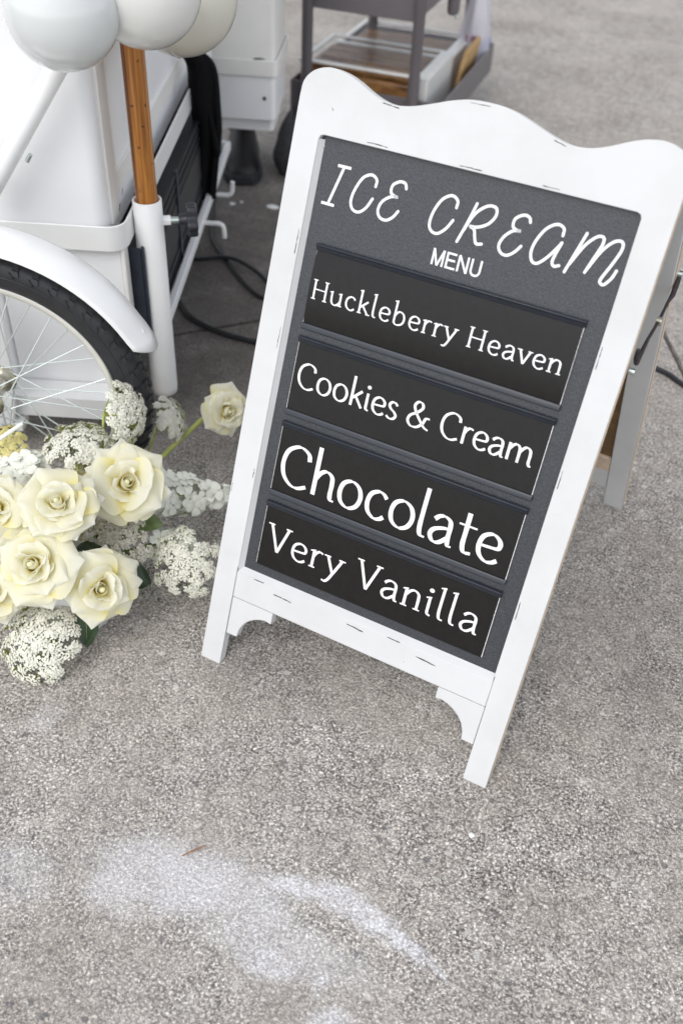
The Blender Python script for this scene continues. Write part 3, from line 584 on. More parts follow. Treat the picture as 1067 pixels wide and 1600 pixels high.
# ------------------------------------------------------------------ the ice cream tricycle
TO = Vector((-.658, .491, 0)); tA = rad(25.5); XT = Vector((math.cos(tA), math.sin(tA), 0)); YT = Vector((-math.sin(tA), math.cos(tA), 0)); ZT = Vector((0, 0, 1))
def K(x, y, z): return TO+x*XT+y*YT+z*ZT
trike = thing('ice_cream_tricycle', 'white cargo tricycle with a big white cool box and spoked front wheel', 'cargo tricycle', K(-.45, .4, 0))
# cool box
XE = -.056; bx = MB().prism(rrect(-.84, -.068, XE, .93, .022), lambda a, c, t: K(a, c, t), .40, 1.02); cool = bx.obj('cool_box', 'bwhite', trike, bevel=.006)
MB().prism(rrect(-.86, -.085, XE+.02, .95, .03), lambda a, c, t: K(a, c, t), 1.022, 1.06).obj('lid', 'bwhite', cool, bevel=.006)
for (y0, y1, z0, z1) in ((-.040, .010, .43, 1.0), (.86, .91, .43, 1.0), (.0105, .8595, .462, .500), (.0105, .8595, .96, 1.0)):
    MB().prism([(y0, z0), (y1, z0), (y1, z1), (y0, z1)], lambda a, c, t: K(XE+t, a, c), -.001, .005).obj('end_frame', 'inwhite', cool, bevel=.0015)
MB().prism([(.0235, .505), (.0260, .505), (.0260, .955), (.0235, .955)], lambda a, c, t: K(XE+t, a, c), -.001, .0015).obj('panel_seam', 'inwhite', cool)
for (y, z, h) in ((.000, .435, .010), (.030, .452, .008)):
    MB().prism([(y, z), (y+.004, z+.002), (y+.012, z+h), (y+.008, z+h)], lambda a, c, t: K(XE+.0052+t, a, c), 0, .0006).obj('scuff', 'chip', cool)
# flat steel band round the box, standing off the end face
bd = rrect(-.87, -.080, -.026, .955, .032, 6); bi = rrect(-.8665, -.0765, -.0295, .9515, .0285, 6); n_ = len(bd); V = []; Fc = []
for (a, c), (a2, c2) in zip(bd, bi): V += [K(a, c, .398), K(a, c, .443), K(a2, c2, .443), K(a2, c2, .398)]
for i in range(n_):
    j = (i+1) % n_
    for k in range(4): Fc.append((4*i+k, 4*i+(k+1) % 4, 4*j+(k+1) % 4, 4*j+k))
MB().add(V, Fc).obj('box_band', 'wmetal', trike, bevel=.0009)
# lower cabinet, corner post, chassis rail, axle plate
MB().prism(rrect(-.80, -.066, -.260, .90, .01), lambda a, c, t: K(a, c, t), .112, .397).obj('lower_cabinet', 'bwhite', trike, bevel=.004)
MB().prism([(-.259, -.0655), (-.040, -.0655), (-.040, -.0625), (-.259, -.0625)], lambda a, c, t: K(a, c, t), .112, .397).obj('side_panel', 'bwhite', trike, bevel=.001)
MB().prism([(-.0395, -.067), (-.032, -.067), (-.032, -.04), (-.0395, -.04)], lambda a, c, t: K(a, c, t), .10, .397).obj('corner_post', 'inwhite', trike, bevel=.002)
MB().prism(rrect(-.86, .072, .0-.028, .116, .006), lambda a, c, t: K(a, t, c), -.125, -.068).obj('chassis_rail', 'wmetal', trike)
MB().prism([(-.36, .055), (-.262, .055), (-.250, .10), (-.240, .20), (-.236, .29), (-.248, .37), (-.262, .396), (-.36, .396)], lambda a, c, t: K(a, t, c), -.150, -.140).obj('axle_plate', 'wmetal', trike, bevel=.002)
MB().prism(rrect(-.285, .050, -.243, .068, .003), lambda a, c, t: K(a, t, c), -.150, -.11).obj('plate_foot', 'wmetal', trike, bevel=.002)
# sloping frame tube in front of the box
tb = [K(-.03, -.112, .79), K(-.09, -.112, .705), K(-.225, -.112, .512)]
MB().tube([K(.02, -.112, .862)]+tb, .0158, 20).obj('frame_tube', 'wmetal', trike)
MB().tube([K(-.2253, -.112, .5118), K(-.232, -.112, .502)], .0145, 16).obj('tube_plug', 'blackpl', trike)
c = K(-.152, -.118, .571); MB().tube([c-.007*(XT*.55+ZT*.83), c+.007*(XT*.55+ZT*.83)], .0036, 8).obj('clip', 'steel', trike)
# pole socket with clamp knob
sk = MB().lathe([(.0215, .46), (.0215, .30), (.0255, .30), (.0255, .4605), (.0215, .4605)], K(0, 0, 0), ZT, 28, closed=False)
sk = MB().lathe([(.0218, .12), (.0218, .4606), (.0228, .4612), (.0247, .4612), (.0255, .4604), (.0255, .075), (.0245, .062), (.0200, .059), (0, .059)], K(0, 0, 0), ZT, 32)
sock = sk.obj('pole_socket', 'wmetal', trike)
kd = (XT*.97+YT*.22).normalized(); kp = K(0, 0, .421)
MB().tube([kp+kd*.023, kp+kd*.038], .0095, 6, smooth=False).obj('nut', 'wmetal', sock, bevel=.001)
MB().tube([kp+kd*.036, kp+kd*.056], .0058, 12).obj('clamp_screw', 'steel', sock)
kb = MB().tube([kp+kd*.052, kp+kd*.066, kp+kd*.070], [.0100, .0105, .013], 16)
kn = kb.obj('knob', 'blackpl', sock)
side = kd.cross(ZT).normalized(); lob = []
for k in range(48):
    an = 2*math.pi*k/48; r = .0262+.0048*math.cos(5*an+.5); lob.append((r*math.cos(an), r*math.sin(an)))
MB().prism(lob, lambda a, c, t: kp+kd*(.066+t)+side*a+ZT*c, 0, .019).obj('knob_lobes', 'blackpl', kn, bevel=.004, seg=3)
# rack on the end face
def bar(y0, y1, z, xo=0.0, h=.022, d=.014, name='rack_bar'):
    return MB().prism(rrect(xo-d/2, z-h/2, xo+d/2, z+h/2, .002, 2), lambda a, c, t: K(a, t, c), y0, y1).obj(name, 'wmetal', trike)
bar(.022, .945, .190, .004)
MB().prism(rrect(.940, .179, .954, .201, .002, 2), lambda a, c, t: K(t, a, c), -.20, -.0035).obj('rack_return', 'wmetal', trike)
MB().prism(rrect(.940, .20, .954, .33, .002, 2), lambda a, c, t: K(-.06+t, a, c), 0, .004).obj('rack_upright', 'wmetal', trike)
MB().prism(rrect(-.2, .02, -.004, .94, .004, 2), lambda a, c, t: K(a, c, t), .174, .179).obj('rack_shelf', 'wmetal', trike)
for y, z, up in ((.640, .19, 1), (.485, .19, -1)):
    q = [K(.008, y, z), K(.030, y, z), K(.046, y, z), K(.053, y, z+up*.004), K(.056, y, z+up*.012), K(.057, y, z+up*.034)]
    MB().tube(q, .0055, 10).obj('hook', 'wmetal', trike)
# front wheel
WC = K(-.205, -.31, .258); RI = .194; RO = .258
wheel = MB().tube([WC-.046*YT, WC+.046*YT], .011, 16).obj('front_wheel', 'chrome', trike, org=WC)
pr = [(RI, -.013), (RI, .013), (RI+.006, .0135), (RI+.0105, .013), (RI+.0105, .0105), (RI+.006, .010), (RI+.006, -.010), (RI+.0105, -.0105), (RI+.0105, -.013), (RI+.006, -.0135)]
MB().lathe(pr, WC, YT, 96, closed=True).obj('rim', 'rim', wheel, org=WC)
ty = [(RI+.0185+.0235*(1-math.cos(rad(a)))*1.0, .0125+.0135*math.sin(rad(a))) for a in (0, 20, 45, 70, 90)]
tp = [(.2035, -.0115), (.2060, -.0165), (.2150, -.0222), (.2280, -.0252), (.2410, -.0245), (.2480, -.0205), (.2530, -.0140), (.2552, -.006), (.2556, 0), (.2552, .006), (.2530, .0140), (.2480, .0205), (.2410, .0245), (.2280, .0252), (.2150, .0222), (.2060, .0165), (.2035, .0115)]
MB().lathe(tp, WC, YT, 112).obj('tyre', 'rubber', wheel, org=WC)
# raised bead lines on the sidewall
for r, hh in ((.2110, -.0198), (.2300, -.0256)):
    MB().lathe([(r-.0012, hh+.0012), (r-.0006, hh-.0008), (r+.0006, hh-.0009), (r+.0012, hh+.0006)], WC, YT, 96).obj('sidewall_rib', 'rubber', wheel, org=WC)
td = MB()
def wp(r, an, y): return WC+r*(math.cos(an)*XT+math.sin(an)*ZT)+y*YT
for k in range(52):
    a0 = 2*math.pi*k/52
    for s in (-1, 1):
        ao = a0+(math.pi/52 if s > 0 else 0)
        # shoulder knob: a leaning block that wraps over the shoulder
        sec = [(.2400, .0250), (.2470, .0222), (.2540, .0135), (.2556, .0040)]
        for i in range(3):
            (r0, y0), (r1, y1) = sec[i], sec[i+1]; sh0, sh1 = .010*i, .010*(i+1); wA = .036
            top = .0032
            q = [wp(r0, ao+sh0, s*y0), wp(r0, ao+sh0+wA, s*y0), wp(r1, ao+sh1+wA, s*y1), wp(r1, ao+sh1, s*y1)]
            nrm = ((wp(r0+(.001 if i > 0 else .0004), ao, s*y0*1.06))-wp(r0, ao, s*y0)).normalized()
            q2 = [p+nrm*top for p in q]
            td.add(q+q2, [(4, 5, 6, 7), (0, 1, 5, 4), (1, 2, 6, 5), (2, 3, 7, 6), (3, 0, 4, 7)])
    q = [wp(.2556, a0, -.0030), wp(.2556, a0+.05, -.0030), wp(.2556, a0+.05, .0030), wp(.2556, a0, .0030)]; q2 = [p+(p-WC).normalized()*.003 for p in q]
    td.add(q+q2, [(4, 5, 6, 7), (0, 1, 5, 4), (1, 2, 6, 5), (2, 3, 7, 6), (3, 0, 4, 7)])
    # thin chevron lines moulded on the shoulder
    for (da, db_) in ((.0, .045), (.045, .0)):
        pA, pB = wp(.2345, a0+.02+da*.4, -.0256), wp(.2425, a0+.035+db_*.6, -.0250)
        td.tube([pA, pB], .0007, 4, smooth=False)
td.obj('tread', 'rubber', wheel, org=WC, kind='stuff')
# hub
MB().lathe([(.011, -.040), (.024, -.038), (.024, -.034), (.015, -.030), (.013, 0), (.015, .030), (.024, .034), (.024, .038), (.011, .040)], WC, YT, 28).obj('hub', 'chrome', wheel, org=WC)
MB().lathe([(0, -.075), (.010, -.074), (.017, -.069), (.021, -.060), (.021, -.050), (.012, -.046)], WC, YT, 24).obj('hub_cap', 'chrome', wheel, org=WC)
sp = None
for k in range(36):
    an = 2*math.pi*(k+.25)/36; sd = -1 if k % 2 else 1; tw = (1 if (k//2) % 2 else -1)*rad(62)
    pa = wp(.021, an+tw, sd*.036); pb = wp(RI+.001, an, sd*.004)
    d = pb-pa
    if sp is None:
        sp = MB().tube([(0, 0, 0), (0, 0, 1)], .0012, 6).mesh('spoke', MT['spoke'])
    o = bpy.data.objects.new('spoke', sp); COL.objects.link(o); o.parent = wheel
    o.location = pa-WC; o.rotation_mode = 'QUATERNION'; o.rotation_quaternion = d.to_track_quat('Z', 'Y'); o.scale = (1, 1, d.length)
# mudguard
fd = MB(); ns_ = 40; cs = 11
def fen(an, t, rr=0):   # t -1..1 across
    flare = max(0, (rad(30)-an)/rad(12)); yw = .043*t
    r = .272+.016*math.cos(t*1.25)-.0045+.010*max(0, min(1, flare))**1.5
    return wp(r+rr, an, yw*(1+.0*flare))
A0, A1 = rad(20.5), rad(158); V = []; Fc = []
for i in range(ns_+1):
    an = A0+(A1-A0)*i/ns_
    for j in range(cs+1):
        t = -1+2*j/cs
        a2 = an+(rad(5.5)*(t*t) if i == 0 else (rad(5.5)*t*t*max(0, 1-i/3)))
        V.append(fen(a2, t))
for i in range(ns_):
    for j in range(cs): Fc.append((i*(cs+1)+j, i*(cs+1)+j+1, (i+1)*(cs+1)+j+1, (i+1)*(cs+1)+j))
fo = fd.add(V, Fc, True).obj('mudguard', 'wmetal', trike)
md = fo.modifiers.new('thick', 'SOLIDIFY'); md.thickness = .0022; md.offset = 1; 
MB().tube([wp(.283, rad(27), 0), wp(.2875, rad(27), 0)], .004, 12).obj('rivet', 'wmetal', fo)
# far wheel and mudguard stay out of view behind the box but carry the cart: only the near wheel shows in the photo

# ------------------------------------------------------------------ wooden pole and balloons
pole = MB().tube([K(0, 0, .30), K(0, 0, .6), K(0, 0, .9), K(0, 0, 1.25)], .0188, 28).obj('wooden_pole', 'wood'); tag(pole, 'varnished brown wooden pole standing in the white socket', 'pole')
def balloon(p, r, tie, mat, label):
    p = Vector(p); ax = (Vector(tie)-p).normalized()
    prof = []
    for k in range(0, 25):
        a = math.pi*k/24; rr = r*math.sin(a); h = -r*math.cos(a)
        if h > 0: h *= 1.10; rr *= 1-.10*(h/r)**2
        prof.append((max(rr, .0001), h))
    o = MB().lathe(prof, p, ax, 40).obj('balloon', mat, org=p); tag(o, label, 'balloon', 'balloons tied round the wooden pole')
    WLOC[o.name] = p
    q = p+ax*r*1.09; MB().lathe([(.004, -.004), (.006, .002), (.004, .006), (.009, .014), (.0001, .012)], q, ax, 12).obj('knot', mat, o)
balloon((-.556, .403, .826), .0800, K(.0, .0, .94), mat_balloon('grey_white_latex', (.74, .74, .71)), 'grey-white balloon in front of the top of the wooden pole, between two others')
balloon((-.612, .295, .810), .0765, K(.0, -.02, .93), mat_balloon('cool_grey_latex', (.66, .68, .675)), 'cool grey balloon against the white box, leftmost and lowest of three')
balloon((-.642, .605, .762), .0905, K(.0, .01, .86), mat_balloon('cream_latex', (.71, .69, .60)), 'cream balloon behind the pole, next to the black cloth')

# ------------------------------------------------------------------ crate, cloth, bin
crate = MB().prism(rrect(-.24, -.030, -.012, .90, .006, 2), lambda a, c, t: K(a, c, t), .180, .372).obj('storage_crate', 'mesh'); crate = tag(crate, 'black plastic storage crate on the white rack beside the pole socket', 'crate')
for yy, ww in ((-.032, .018), (.30, .018), (.62, .018), (.885, .018)):
    MB().prism(rrect(yy, .182, yy+ww, .384, .003, 2), lambda a, c, t: K(-.0118+t, a, c), 0, .005).obj('corner_rib', 'navy', crate)
MB().prism([(-.240, -.0315), (-.012, -.0315), (-.012, -.0345), (-.240, -.0345)], lambda a, c, t: K(a, c, t), .18, .384).obj('end_wall', 'navy', crate)
for zz in (.195, .215, .335, .355, .372):
    MB().prism(rrect(-.012, zz, .895, zz+.007, .002, 2), lambda a, c, t: K(-.0118+t, a, c), 0, .0025).obj('crate_rib', 'mesh', crate)
MB().prism(rrect(.01, .245, .87, .318, .004, 2), lambda a, c, t: K(-.0117+t, a, c), 0, .0015).obj('faded_band', 'crategrey', crate)
# black cloth hanging over the band
pth = catmull([K(-.030, .60, .515), K(-.018, .60, .520), K(.002, .61, .490), K(.004, .612, .42), K(.006, .615, .35), K(-.002, .618, .28), K(-.010, .62, .192)], 6)
V = []; Fc = []; nw = 10
for i, p in enumerate(pth):
    f = i/(len(pth)-1); wd = .036+.030*min(1, f*2.2)-.018*f**2
    for j in range(nw+1):
        t = j/nw-.5; V.append(p+XT*(t*wd)+YT*(-.010*math.sin(t*9+f*3)*(.3+f)))
for i in range(len(pth)-1):
    for j in range(nw): Fc.append((i*(nw+1)+j, i*(nw+1)+j+1, (i+1)*(nw+1)+j+1, (i+1)*(nw+1)+j))
cl = MB().add(V, Fc, True).obj('hanging_cloth', 'cloth'); md = cl.modifiers.new('thick', 'SOLIDIFY'); md.thickness = .014; md.offset = 0
tag(cl, 'black cloth strip hanging over the white band of the tricycle', 'cloth')
MB().prism([(.012, .40), (.020, .315), (.030, .295), (.036, .30), (.030, .335), (.022, .385)], lambda a, c, t: K(a, .60+t, c), 0, .02).obj('loose_end', 'cloth', cl, bevel=.003)
# second white box with rim band
bq = K(.055, 1.005, 0); bA = tA-rad(2); BX = Vector((math.cos(bA), math.sin(bA), 0)); BY = Vector((-math.sin(bA), math.cos(bA), 0))
def Q(x, y, z): return bq+x*BX+y*BY+z*ZT
wb = thing('white_cooler_box', 'scuffed white cooler box with a raised rim band, behind the black cloth', 'cooler box', Q(0, .1, .236))
def taper(z): return 1+.10*(z-.236)
MB().prism(rrect(-.120, 0, .068, .225, .014), lambda a, c, t: Q(a*taper(t), c*taper(t), t), .236, .385).obj('box_base', 'bwhite', wb, bevel=.005)
MB().prism(rrect(-.122, .004, .068, .225, .014), lambda a, c, t: Q(a, c, t), .3855, .80).obj('box_body', 'inwhite', wb, bevel=.003)
bo, bi = rrect(-.127, -.006, .0745, .231, .016), rrect(-.1235, -.0025, .071, .2275, .0125); V = []; Fc = []; n_ = len(bo)
for (a, c), (a2, c2) in zip(bo, bi): V += [Q(a, c, .352), Q(a, c, .392), Q(a2, c2, .392), Q(a2, c2, .352)]
for i in range(n_):
    j = (i+1) % n_
    for k in range(4): Fc.append((4*i+k, 4*i+(k+1) % 4, 4*j+(k+1) % 4, 4*j+k))
MB().add(V, Fc).obj('rim_band', 'inwhite', wb, bevel=.0012)
MB().prism(rrect(.036, .292, .045, .301, .003), lambda a, c, t: Q(a, -.0008-t, c), 0, .0012).obj('scuff', 'chip', wb)
MB().prism([(.01, .389), (.03, .391), (.045, .393), (.03, .395), (.015, .394)], lambda a, c, t: Q(a, -.0003+.0042-t, c), 0, .0012).obj('scuff', 'chip', wb)
MB().prism(rrect(-.11, .02, .06, .19, .01), lambda a, c, t: Q(a, c, t), .205, .2355).obj('under_bracket', 'bwhite', wb)

# ------------------------------------------------------------------ person in black standing behind the cooler box
def person():
    ank = Vector((-1.235, 1.685, .10)); toe_d = Vector((.52, -.84, 0)).normalized(); lat = Vector((-.86, -.50, 0))
    p = thing('person', 'person in black trousers and black boots standing behind the white cooler box', 'person', (ank.x, ank.y, 0))
    hip = ank+Vector((-.02, .04, .82)); a2 = ank+lat*.27+Vector((0, .02, 0)); hip2 = hip+lat*.19; pel = (hip+hip2)/2+Vector((0, 0, .06))
    vs = [pel, hip, ank+Vector((-.012, .02, .40)), ank, hip2, a2+Vector((-.01, .02, .40)), a2, pel+ZT*.18, pel+ZT*.40, pel+ZT*.52, pel+ZT*.60,
          pel+ZT*.46-lat*.18, pel+ZT*.20-lat*.23, pel-lat*.22+ZT*-.02+toe_d*.10, pel+ZT*.46+lat*.18, pel+ZT*.20+lat*.23, pel+lat*.22+ZT*-.02+toe_d*.10]
    ed = [(0, 1), (1, 2), (2, 3), (0, 4), (4, 5), (5, 6), (0, 7), (7, 8), (8, 9), (9, 10), (8, 11), (11, 12), (12, 13), (8, 14), (14, 15), (15, 16)]
    rr = [.13, .085, .062, .052, .085, .062, .052, .125, .14, .065, .058, .06, .046, .036, .06, .046, .036]
    me = bpy.data.meshes.new('body'); o0 = vs[0].copy(); me.from_pydata([tuple(v-o0) for v in vs], ed, []); me.materials.append(MT['cloth'])
    o = bpy.data.objects.new('body', me); COL.objects.link(o); o.parent = p; o.location = o0-WLOC[p.name]
    sk = o.modifiers.new('skin', 'SKIN'); sk.use_smooth_shade = True
    for i, d in enumerate(me.skin_vertices[0].data): d.radius = (rr[i], rr[i]); d.use_root = (i == 0)
    s2 = o.modifiers.new('sub', 'SUBSURF'); s2.levels = 2; s2.render_levels = 2
    # head, neck, hands
    hd = pel+ZT*.74+toe_d*.02; prof = [(.0001, -.125), (.045, -.118), (.062, -.085), (.075, -.03), (.079, .03), (.068, .085), (.038, .115), (.0001, .122)]
    h = MB().lathe(prof, hd, ZT, 24).tube([pel+ZT*.56, hd-ZT*.06], .052, 14).tube([hd+toe_d*.070+ZT*.015, hd+toe_d*.092-ZT*.025, hd+toe_d*.072-ZT*.035], [.006, .012, .007], 8).obj('head', 'skin', p)
    MB().lathe([(.084, .0), (.086, .04), (.074, .09), (.042, .124), (.0001, .131)], hd-toe_d*.012, ZT, 24).obj('hair', 'hair', p)
    for s in (-1, 1):
        w0 = vs[13] if s < 0 else vs[16]; m = MB().tube([w0, w0+toe_d*.03-ZT*.03, w0+toe_d*.05-ZT*.08], [.026, .036, .030], 10)
        for k in range(4): f0 = w0+toe_d*.05-ZT*.075+lat*(.024*(k/3-.5)*2); m.tube([f0, f0-ZT*.035+toe_d*.006, f0-ZT*(.055+.008*(k in (1, 2)))+toe_d*.0], [.009, .0085, .006], 6)
        m.tube([w0+toe_d*.02-ZT*.02-lat*s*.02, w0+toe_d*.05-ZT*.05-lat*s*.042, w0+toe_d*.06-ZT*.075-lat*s*.040], [.013, .010, .007], 6); m.obj('hand', 'skin', p)
    # boots
    for q, d in ((ank, toe_d), (a2, (toe_d+lat*.5).normalized())):
        sd = d.cross(ZT); g = Vector((q.x, q.y, 0)); secs = []
        for t, hw, ht in ((-.095, .026, .085), (-.07, .040, .12), (-.02, .044, .135), (.04, .044, .115), (.09, .049, .090), (.135, .052, .074), (.170, .044, .058), (.192, .026, .042)):
            secs.append([g+d*t+sd*hw*math.cos(rad(a))*(1 if a not in (0, 180) else 1)+ZT*(.026+max(0, ht-.026)*math.sin(rad(a))) for a in range(0, 181, 20)])
        V = [v for s_ in secs for v in s_]; m = len(secs[0]); Fc = [(i*m+j, i*m+j+1, (i+1)*m+j+1, (i+1)*m+j) for i in range(len(secs)-1) for j in range(m-1)]
        Fc += [tuple(range(m)), tuple(reversed(range((len(secs)-1)*m, len(secs)*m)))]
        bt = MB().add(V, Fc, True).tube([g+ZT*.09-d*.03, g+ZT*.17-d*.03, g+ZT*.22-d*.03], [.052, .054, .056], 16).obj('boot', 'leather', p)
        pts = [(t, hw+.005) for t, hw in ((-.10, .024), (-.075, .040), (-.02, .045), (.04, .045), (.09, .050), (.135, .053), (.172, .046), (.198, .026))]
        ol = [(t, h) for t, h in pts]+[(t, -h) for t, h in reversed(pts)]
        MB().prism(ol, lambda a, c, t: g+d*a+sd*c+ZT*t, .001, .030).obj('sole', 'sole', bt, bevel=.004)
person()

# ------------------------------------------------------------------ grey service cart with packs of cones
gA = rad(8); GX = Vector((math.cos(gA), math.sin(gA), 0)); GY = Vector((-math.sin(gA), math.cos(gA), 0)); GO = Vector((-.79, 1.915, 0))
def G(x, y, z): return GO+x*GX+y*GY+z*ZT
gc = thing('service_cart', 'grey metal service cart with an upper tray and a low open shelf', 'service cart', G(-.17, .35, 0))
CW, CL = .335, .62
for (x, y) in ((0, 0), (-CW, 0), (.0, CL), (-CW, CL)):
    MB().tube([G(x, y, .06), G(x, y, .435), G(x, y, .437), G(x, y, .95)], [.0165, .0165, .0178, .0178], 18).obj('post', 'grey', gc)
    cst = MB().tube([G(x, y-.012, .027), G(x, y+.012, .027)], .026, 18).obj('caster', 'rubber', gc, bevel=.004)
    MB().prism([(-.02, .03), (.02, .03), (.02, .062), (-.02, .062)], lambda a, c, t: G(x+t, y+a, c), -.014, .014).obj('caster_fork', 'steel', cst)
# upper tray: floor and four walls
def tray(x0, x1, y0, y1, z0, z1, t=.004):
    MB().box((x0, y0, z0), (x1, y1, z0+t), G).obj('tray_floor', 'grey', gc)
    for lo, hi in (((x0, y0-.0005, z0-.0005), (x1, y0+t, z1)), ((x0, y1-t, z0-.0005), (x1, y1+.0005, z1)), ((x0-.0005, y0+t+.0005, z0-.0005), (x0+t, y1-t-.0005, z1)), ((x1-t, y0+t+.0005, z0-.0005), (x1+.0005, y1-t-.0005, z1))):
        MB().box(lo, hi, G).obj('tray_wall', 'grey', gc, bevel=.001)
tray(-CW+.012, -.012, .008, CL-.02, .408, .60)
tray(-CW-.060, .085, .02, CL+.06, .105, .195)
MB().tube([G(.052, .17, .40), G(.052, .17, .412), G(.052, .17, .60)], [.014, .0185, .0185], 16).obj('side_bracket', 'grey', gc)
MB().lathe([(.0001, -.006), (.005, -.004), (.006, 0), (.004, .004)], G(.066, .155, .40), ZT, 10).obj('bolt', 'steel', gc)
# cone packs on the low shelf
def pack(x0, x1, y0, y1, z0, z1, label, front):
    p = thing('cone_pack', label, 'food pack', G((x0+x1)/2, (y0+y1)/2, z0), 'packs of cones on the low shelf')
    r = .017
    MB().box((x0+.004, y0+.004, z0), (x1-.03, y1-.004, z1-.03), G).obj('brown_wafers', 'wafer', p, bevel=.006)
    for lo, hi in (((x0, y0, z1-.006), (x1, y0+r, z1)), ((x0, y1-r, z1-.006), (x1, y1, z1)), ((x0, y0+r+.0005, z1-.006), (x0+r, y1-r-.0005, z1)), ((x1-r*2.2, y0+r+.0005, z1-.006), (x1, y1-r-.0005, z1+.0006))):
        MB().box(lo, hi, G).obj('white_rim', 'whitepl', p, bevel=.002)
    MB().box((x1-.026, y0+.0006, z0), (x1-.002, y1-.0006, z1-.0065), G).obj('white_end', 'whitepl', p, bevel=.003)
    MB().box((x0+r, y0+r, z1-.005), (x1-r*2.3, y1-r, z1-.003), G).obj('clear_lid', 'clear', p)
    for k in range(3):
        yy = y0+.03+(y1-y0-.06)*k/3; MB().prism(rrect(x0+.028, yy, x1-.045, yy+(y1-y0-.06)/3-.006, .012, 3), lambda a, c, t: G(a, c, t), z1-.032, z1-.018+.003*(k % 2)).obj('wafer_sleeve', 'wafer', p, bevel=.005)
pack(-CW-.045, .030, .045, .335, .110, .250, 'clear lidded pack of brown cones with a white rim, nearest on the low shelf', True)
pack(-CW-.035, .020, .350, .640, .110, .222, 'clear lidded pack of brown cones behind the other pack, under the grey tray', False)
o = MB().prism([(.0, .0), (.16, .0), (.178, .028), (.185, .060), (.165, .082), (.03, .080), (.006, .062), (-.004, .03)], lambda a, c, t: G(.034+t+c*.22, .36+a*1.1, .112+c*1.65), 0, .014).obj('tan_carton', 'kraft', bevel=.003); tag(o, 'tan rounded cardboard carton leaning at the right end of the low shelf', 'carton')
# cloudy plastic bag standing behind on the shelf
def sack(c, rx, ry, h, mat, seed, dim=.18, n=28, m=14):
    rnd = random.Random(seed); ph = [rnd.uniform(0, 6.28) for _ in range(6)]; V = []; Fc = []
    for i in range(m+1):
        f = i/m; z = h*f; sc = (math.sin(math.pi*min(1, .12+f*.92)))**.45*(1-.35*f)
        for k in range(n):
            a = 2*math.pi*k/n; d = 1+dim*(.5*math.sin(3*a+ph[0]+4*f)+.35*math.sin(7*a+ph[1]-6*f)+.25*math.sin(11*a+ph[2]+9*f))
            V.append(Vector(c)+Vector((rx*sc*d*math.cos(a), ry*sc*d*math.sin(a), z+.01*math.sin(5*a+ph[3])*f)))
    for i in range(m):
        for k in range(n): Fc.append((i*n+k, i*n+(k+1) % n, (i+1)*n+(k+1) % n, (i+1)*n+k))
    Fc += [tuple(reversed(range(n))), tuple(range(m*n, m*n+n))]
    return MB().add(V, Fc, True)
o = sack(G(.035, .600, .112), .055, .07, .30, 'film', 3).obj('plastic_bag', 'film'); tag(o, 'cloudy clear plastic bag standing at the back corner of the low shelf', 'plastic bag')
MB().box((.012, .545, .225), (.05, .552, .245), G).obj('plum_label', 'purple', o)
o = MB().box((.058, .575, .112), (.078, .655, .222), G).obj('blue_folder', 'blue', bevel=.004); tag(o, 'blue plastic folder standing in the far right corner of the low shelf', 'folder')
o = sack((-1.055, 1.690, .002), .065, .080, .19, 'bag', 9, .16).obj('slumped_bag', 'bag'); tag(o, 'dark grey fabric bag slumped on the concrete beside the left post', 'bag')

# ------------------------------------------------------------------ cable on the ground
cpts = [(-1.40, 1.86), (-1.18, 1.52), (-1.04, 1.24), (-1.00, 1.16), (-1.02, 1.12), (-1.06, 1.13)]
def cable(pts, r, label, name='cable'):
    P = catmull([(x, y, r+(q[2] if len(q) > 2 else 0)) for q in pts for x, y in [q[:2]]], 10)
    o = MB().tube(P, r, 10).obj(name, 'cable'); return tag(o, label, 'cable')
cable([(-1.06, .98), (-.95, .91), (-.88, .857), (-.826, .822), (-.746, .806), (-.647, .813), (-.45, .86), (-.20, 1.02), (.0, 1.19), (.168, 1.196), (.245, 1.161), (.42, 1.06), (.75, .80), (1.2, .5)], .0062, 'black cable crossing the concrete behind the menu board')
cable([(-1.42, 1.80), (-1.22, 1.50), (-1.04, 1.225), (-.99, 1.165), (-.93, 1.115), (-.832, 1.04), (-.755, .995), (-.728, 1.0), (-.745, 1.04), (-.80, 1.072, .011), (-.88, 1.10, .012), (-.93, 1.10, .006), (-.985, 1.068), (-1.10, 1.0)], .0052, 'black cable lying in loops on the concrete by the rack')

